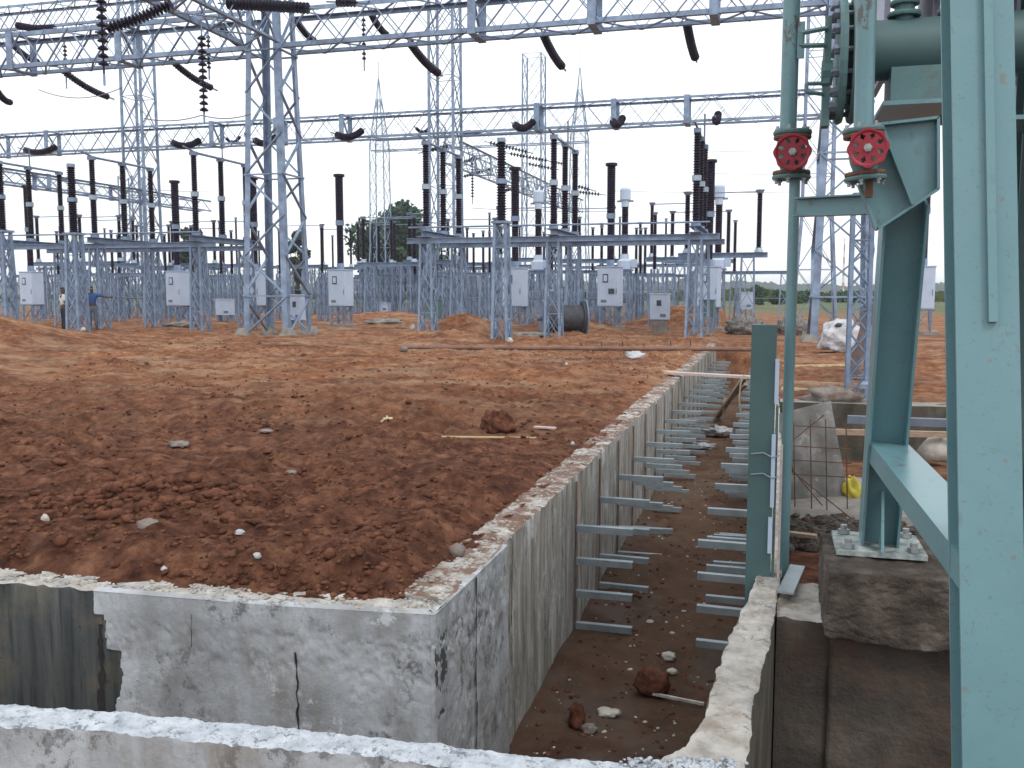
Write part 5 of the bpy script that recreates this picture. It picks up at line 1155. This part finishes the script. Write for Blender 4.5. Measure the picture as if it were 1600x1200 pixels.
# ================================================================ TREES AND FAR PLAIN
def tree(name, x, y, h, rx, rz_, label, m='leaf', seed=0, n=1800, ls=.35, trunk=.25, low=.25, clusters=16):
    rng = random.Random(seed); r_ = empty(name, (x, y, 0), 0, label, 'tree'); tk = MB(); top = h*.62
    tk.tube((0, 0, -.2), (.02*h, 0, top*.55), trunk, trunk*.6, 8)
    cl = []
    for k in range(clusters):
        a_ = rng.uniform(0, 6.28); rr = rx*rng.uniform(.1, .82); zc = h*(low+rng.random()*(.88-low)); w = 1-abs((zc/h)-.55)*.9
        cl.append((Vector((rr*math.cos(a_)*w, rr*math.sin(a_)*w, zc)), rx*rng.uniform(.25, .45)))
        if k < 9: tk.tube((.02*h, 0, top*.5), cl[-1][0], trunk*.35, trunk*.1, 6)
    tk.build('trunk', M_('bark'), r_)
    V = []; F = []
    for _ in range(n):
        c_, cr = rng.choice(cl); d = Vector((rng.gauss(0, 1), rng.gauss(0, 1), rng.gauss(0, .8))).normalized()*cr*rng.random()**.4; p = c_+d; s = ls*rng.uniform(.5, 1.3)
        u_ = Vector((rng.gauss(0, 1), rng.gauss(0, 1), rng.gauss(0, 1))).normalized(); v_ = u_.cross(Vector((rng.gauss(0, 1), rng.gauss(0, 1), rng.gauss(0, 1)))).normalized(); o = len(V)
        V += [p-u_*s*.5, p+v_*s*.3, p+u_*s*.5, p-v_*s*.3]; F.append((o, o+1, o+2, o+3))
    mb_ = MB(); mb_.add(V, F); mb_.build('crown', M_(m), r_); return r_
def ptree(px, py_top, wpx, Y, label, m, seed, **k):
    g = GY(px, py_top, Y); d = (Vector((g.x, Y, 0))-cam.location).dot(_f); return tree('tree', g.x, Y, g.z, wpx*d/FPX/2, 0, label, m, seed, **k)
ptree(622, 316, 150, 110, 'large dark round tree behind the yard at centre', 'leaf_mid', 3, n=9000, ls=.8, trunk=.5, low=.18, clusters=34)
ptree(296, 350, 66, 105, 'small dark tree left of the big left tower', 'leaf_dark', 4, n=4200, ls=.6, trunk=.35, low=.2, clusters=14)
ptree(462, 354, 46, 105, 'narrow dark tree seen through the big left tower', 'leaf_dark', 5, n=3600, ls=.55, trunk=.3, low=.15, clusters=13)
for k, (px, py, w_, Y, lab) in enumerate(((1182, 450, 44, 120, 'green bush right of the yard, left of the dark green post'), (1215, 456, 34, 125, 'green bush behind the thin pipe'), (1262, 458, 46, 140, 'green bush seen through the right tower, left part'), (1310, 457, 56, 150, 'green bush seen through the right tower, right part'), (1240, 462, 50, 135, 'low green bush right of the thin pipe'), (1350, 462, 50, 150, 'low green bush behind the green rear leg'), (985, 462, 40, 130, 'dark bush behind the breaker with two windows'), (890, 455, 60, 130, 'dull green bush above the cable drum'))):
    ptree(px, py, w_, Y, lab, 'leaf', 20+k, n=900, ls=.5, trunk=.12, low=.1, clusters=12)
# distant band of woodland and scrub
def band(name, Y, x0, x1, hmin, hmax, n, m, ls, seed, label):
    rng = random.Random(seed); V = []; F = []
    for _ in range(n):
        x = rng.uniform(x0, x1); hh = hmin+(hmax-hmin)*(float(fbm(np.array([x/40.]), np.array([1.]), 1, 4, .6, seed)[0])*.9+.5); z = rng.random()**.8*max(hh, .5); y = Y+rng.uniform(-12, 12); s = ls*rng.uniform(.6, 1.4)
        a_ = rng.uniform(-.5, .5); o = len(V); V += [(x-s, y, z-s*.5), (x+s*a_, y+s*.3, z-s*.8), (x+s, y, z+s*.4), (x-s*a_, y-s*.3, z+s*.8)]; F.append((o, o+1, o+2, o+3))
    mb_ = MB(); mb_.add(V, F); o = mb_.build(name, M_(m)); o['kind'] = 'stuff'; tag(o, label, 'vegetation')
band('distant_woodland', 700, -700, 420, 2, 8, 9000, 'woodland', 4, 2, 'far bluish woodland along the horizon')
band('scrub', 170, -160, 60, .3, 1.6, 6000, 'grass', .6, 5, 'pale green scrub beyond the yard')
# ================================================================ the air
hz = bpy.data.objects.new('haze', bpy.data.meshes.new('haze')); COL.objects.link(hz)
_b = MB().box(-1520, 1520, -70, 2520, -4, 27); hz.data.from_pydata(_b.v, [], _b.f)
hm = bpy.data.materials.new('haze'); hm.use_nodes = True; ht = hm.node_tree; ht.nodes.clear()
ho = ht.nodes.new('ShaderNodeOutputMaterial'); hv = ht.nodes.new('ShaderNodeVolumePrincipled'); hv.inputs['Color'].default_value = (.98, .99, 1, 1); hv.inputs['Density'].default_value = .00045; hv.inputs['Anisotropy'].default_value = .3
ht.links.new(hv.outputs['Volume'], ho.inputs['Volume']); hz.data.materials.append(hm); hz['kind'] = 'stuff'; hz['label'] = 'thin pale haze'; hz['category'] = 'haze'
for o in bpy.data.objects:
    if o.parent is None and 'category' in o and 'kind' not in o: o['kind'] = 'thing'
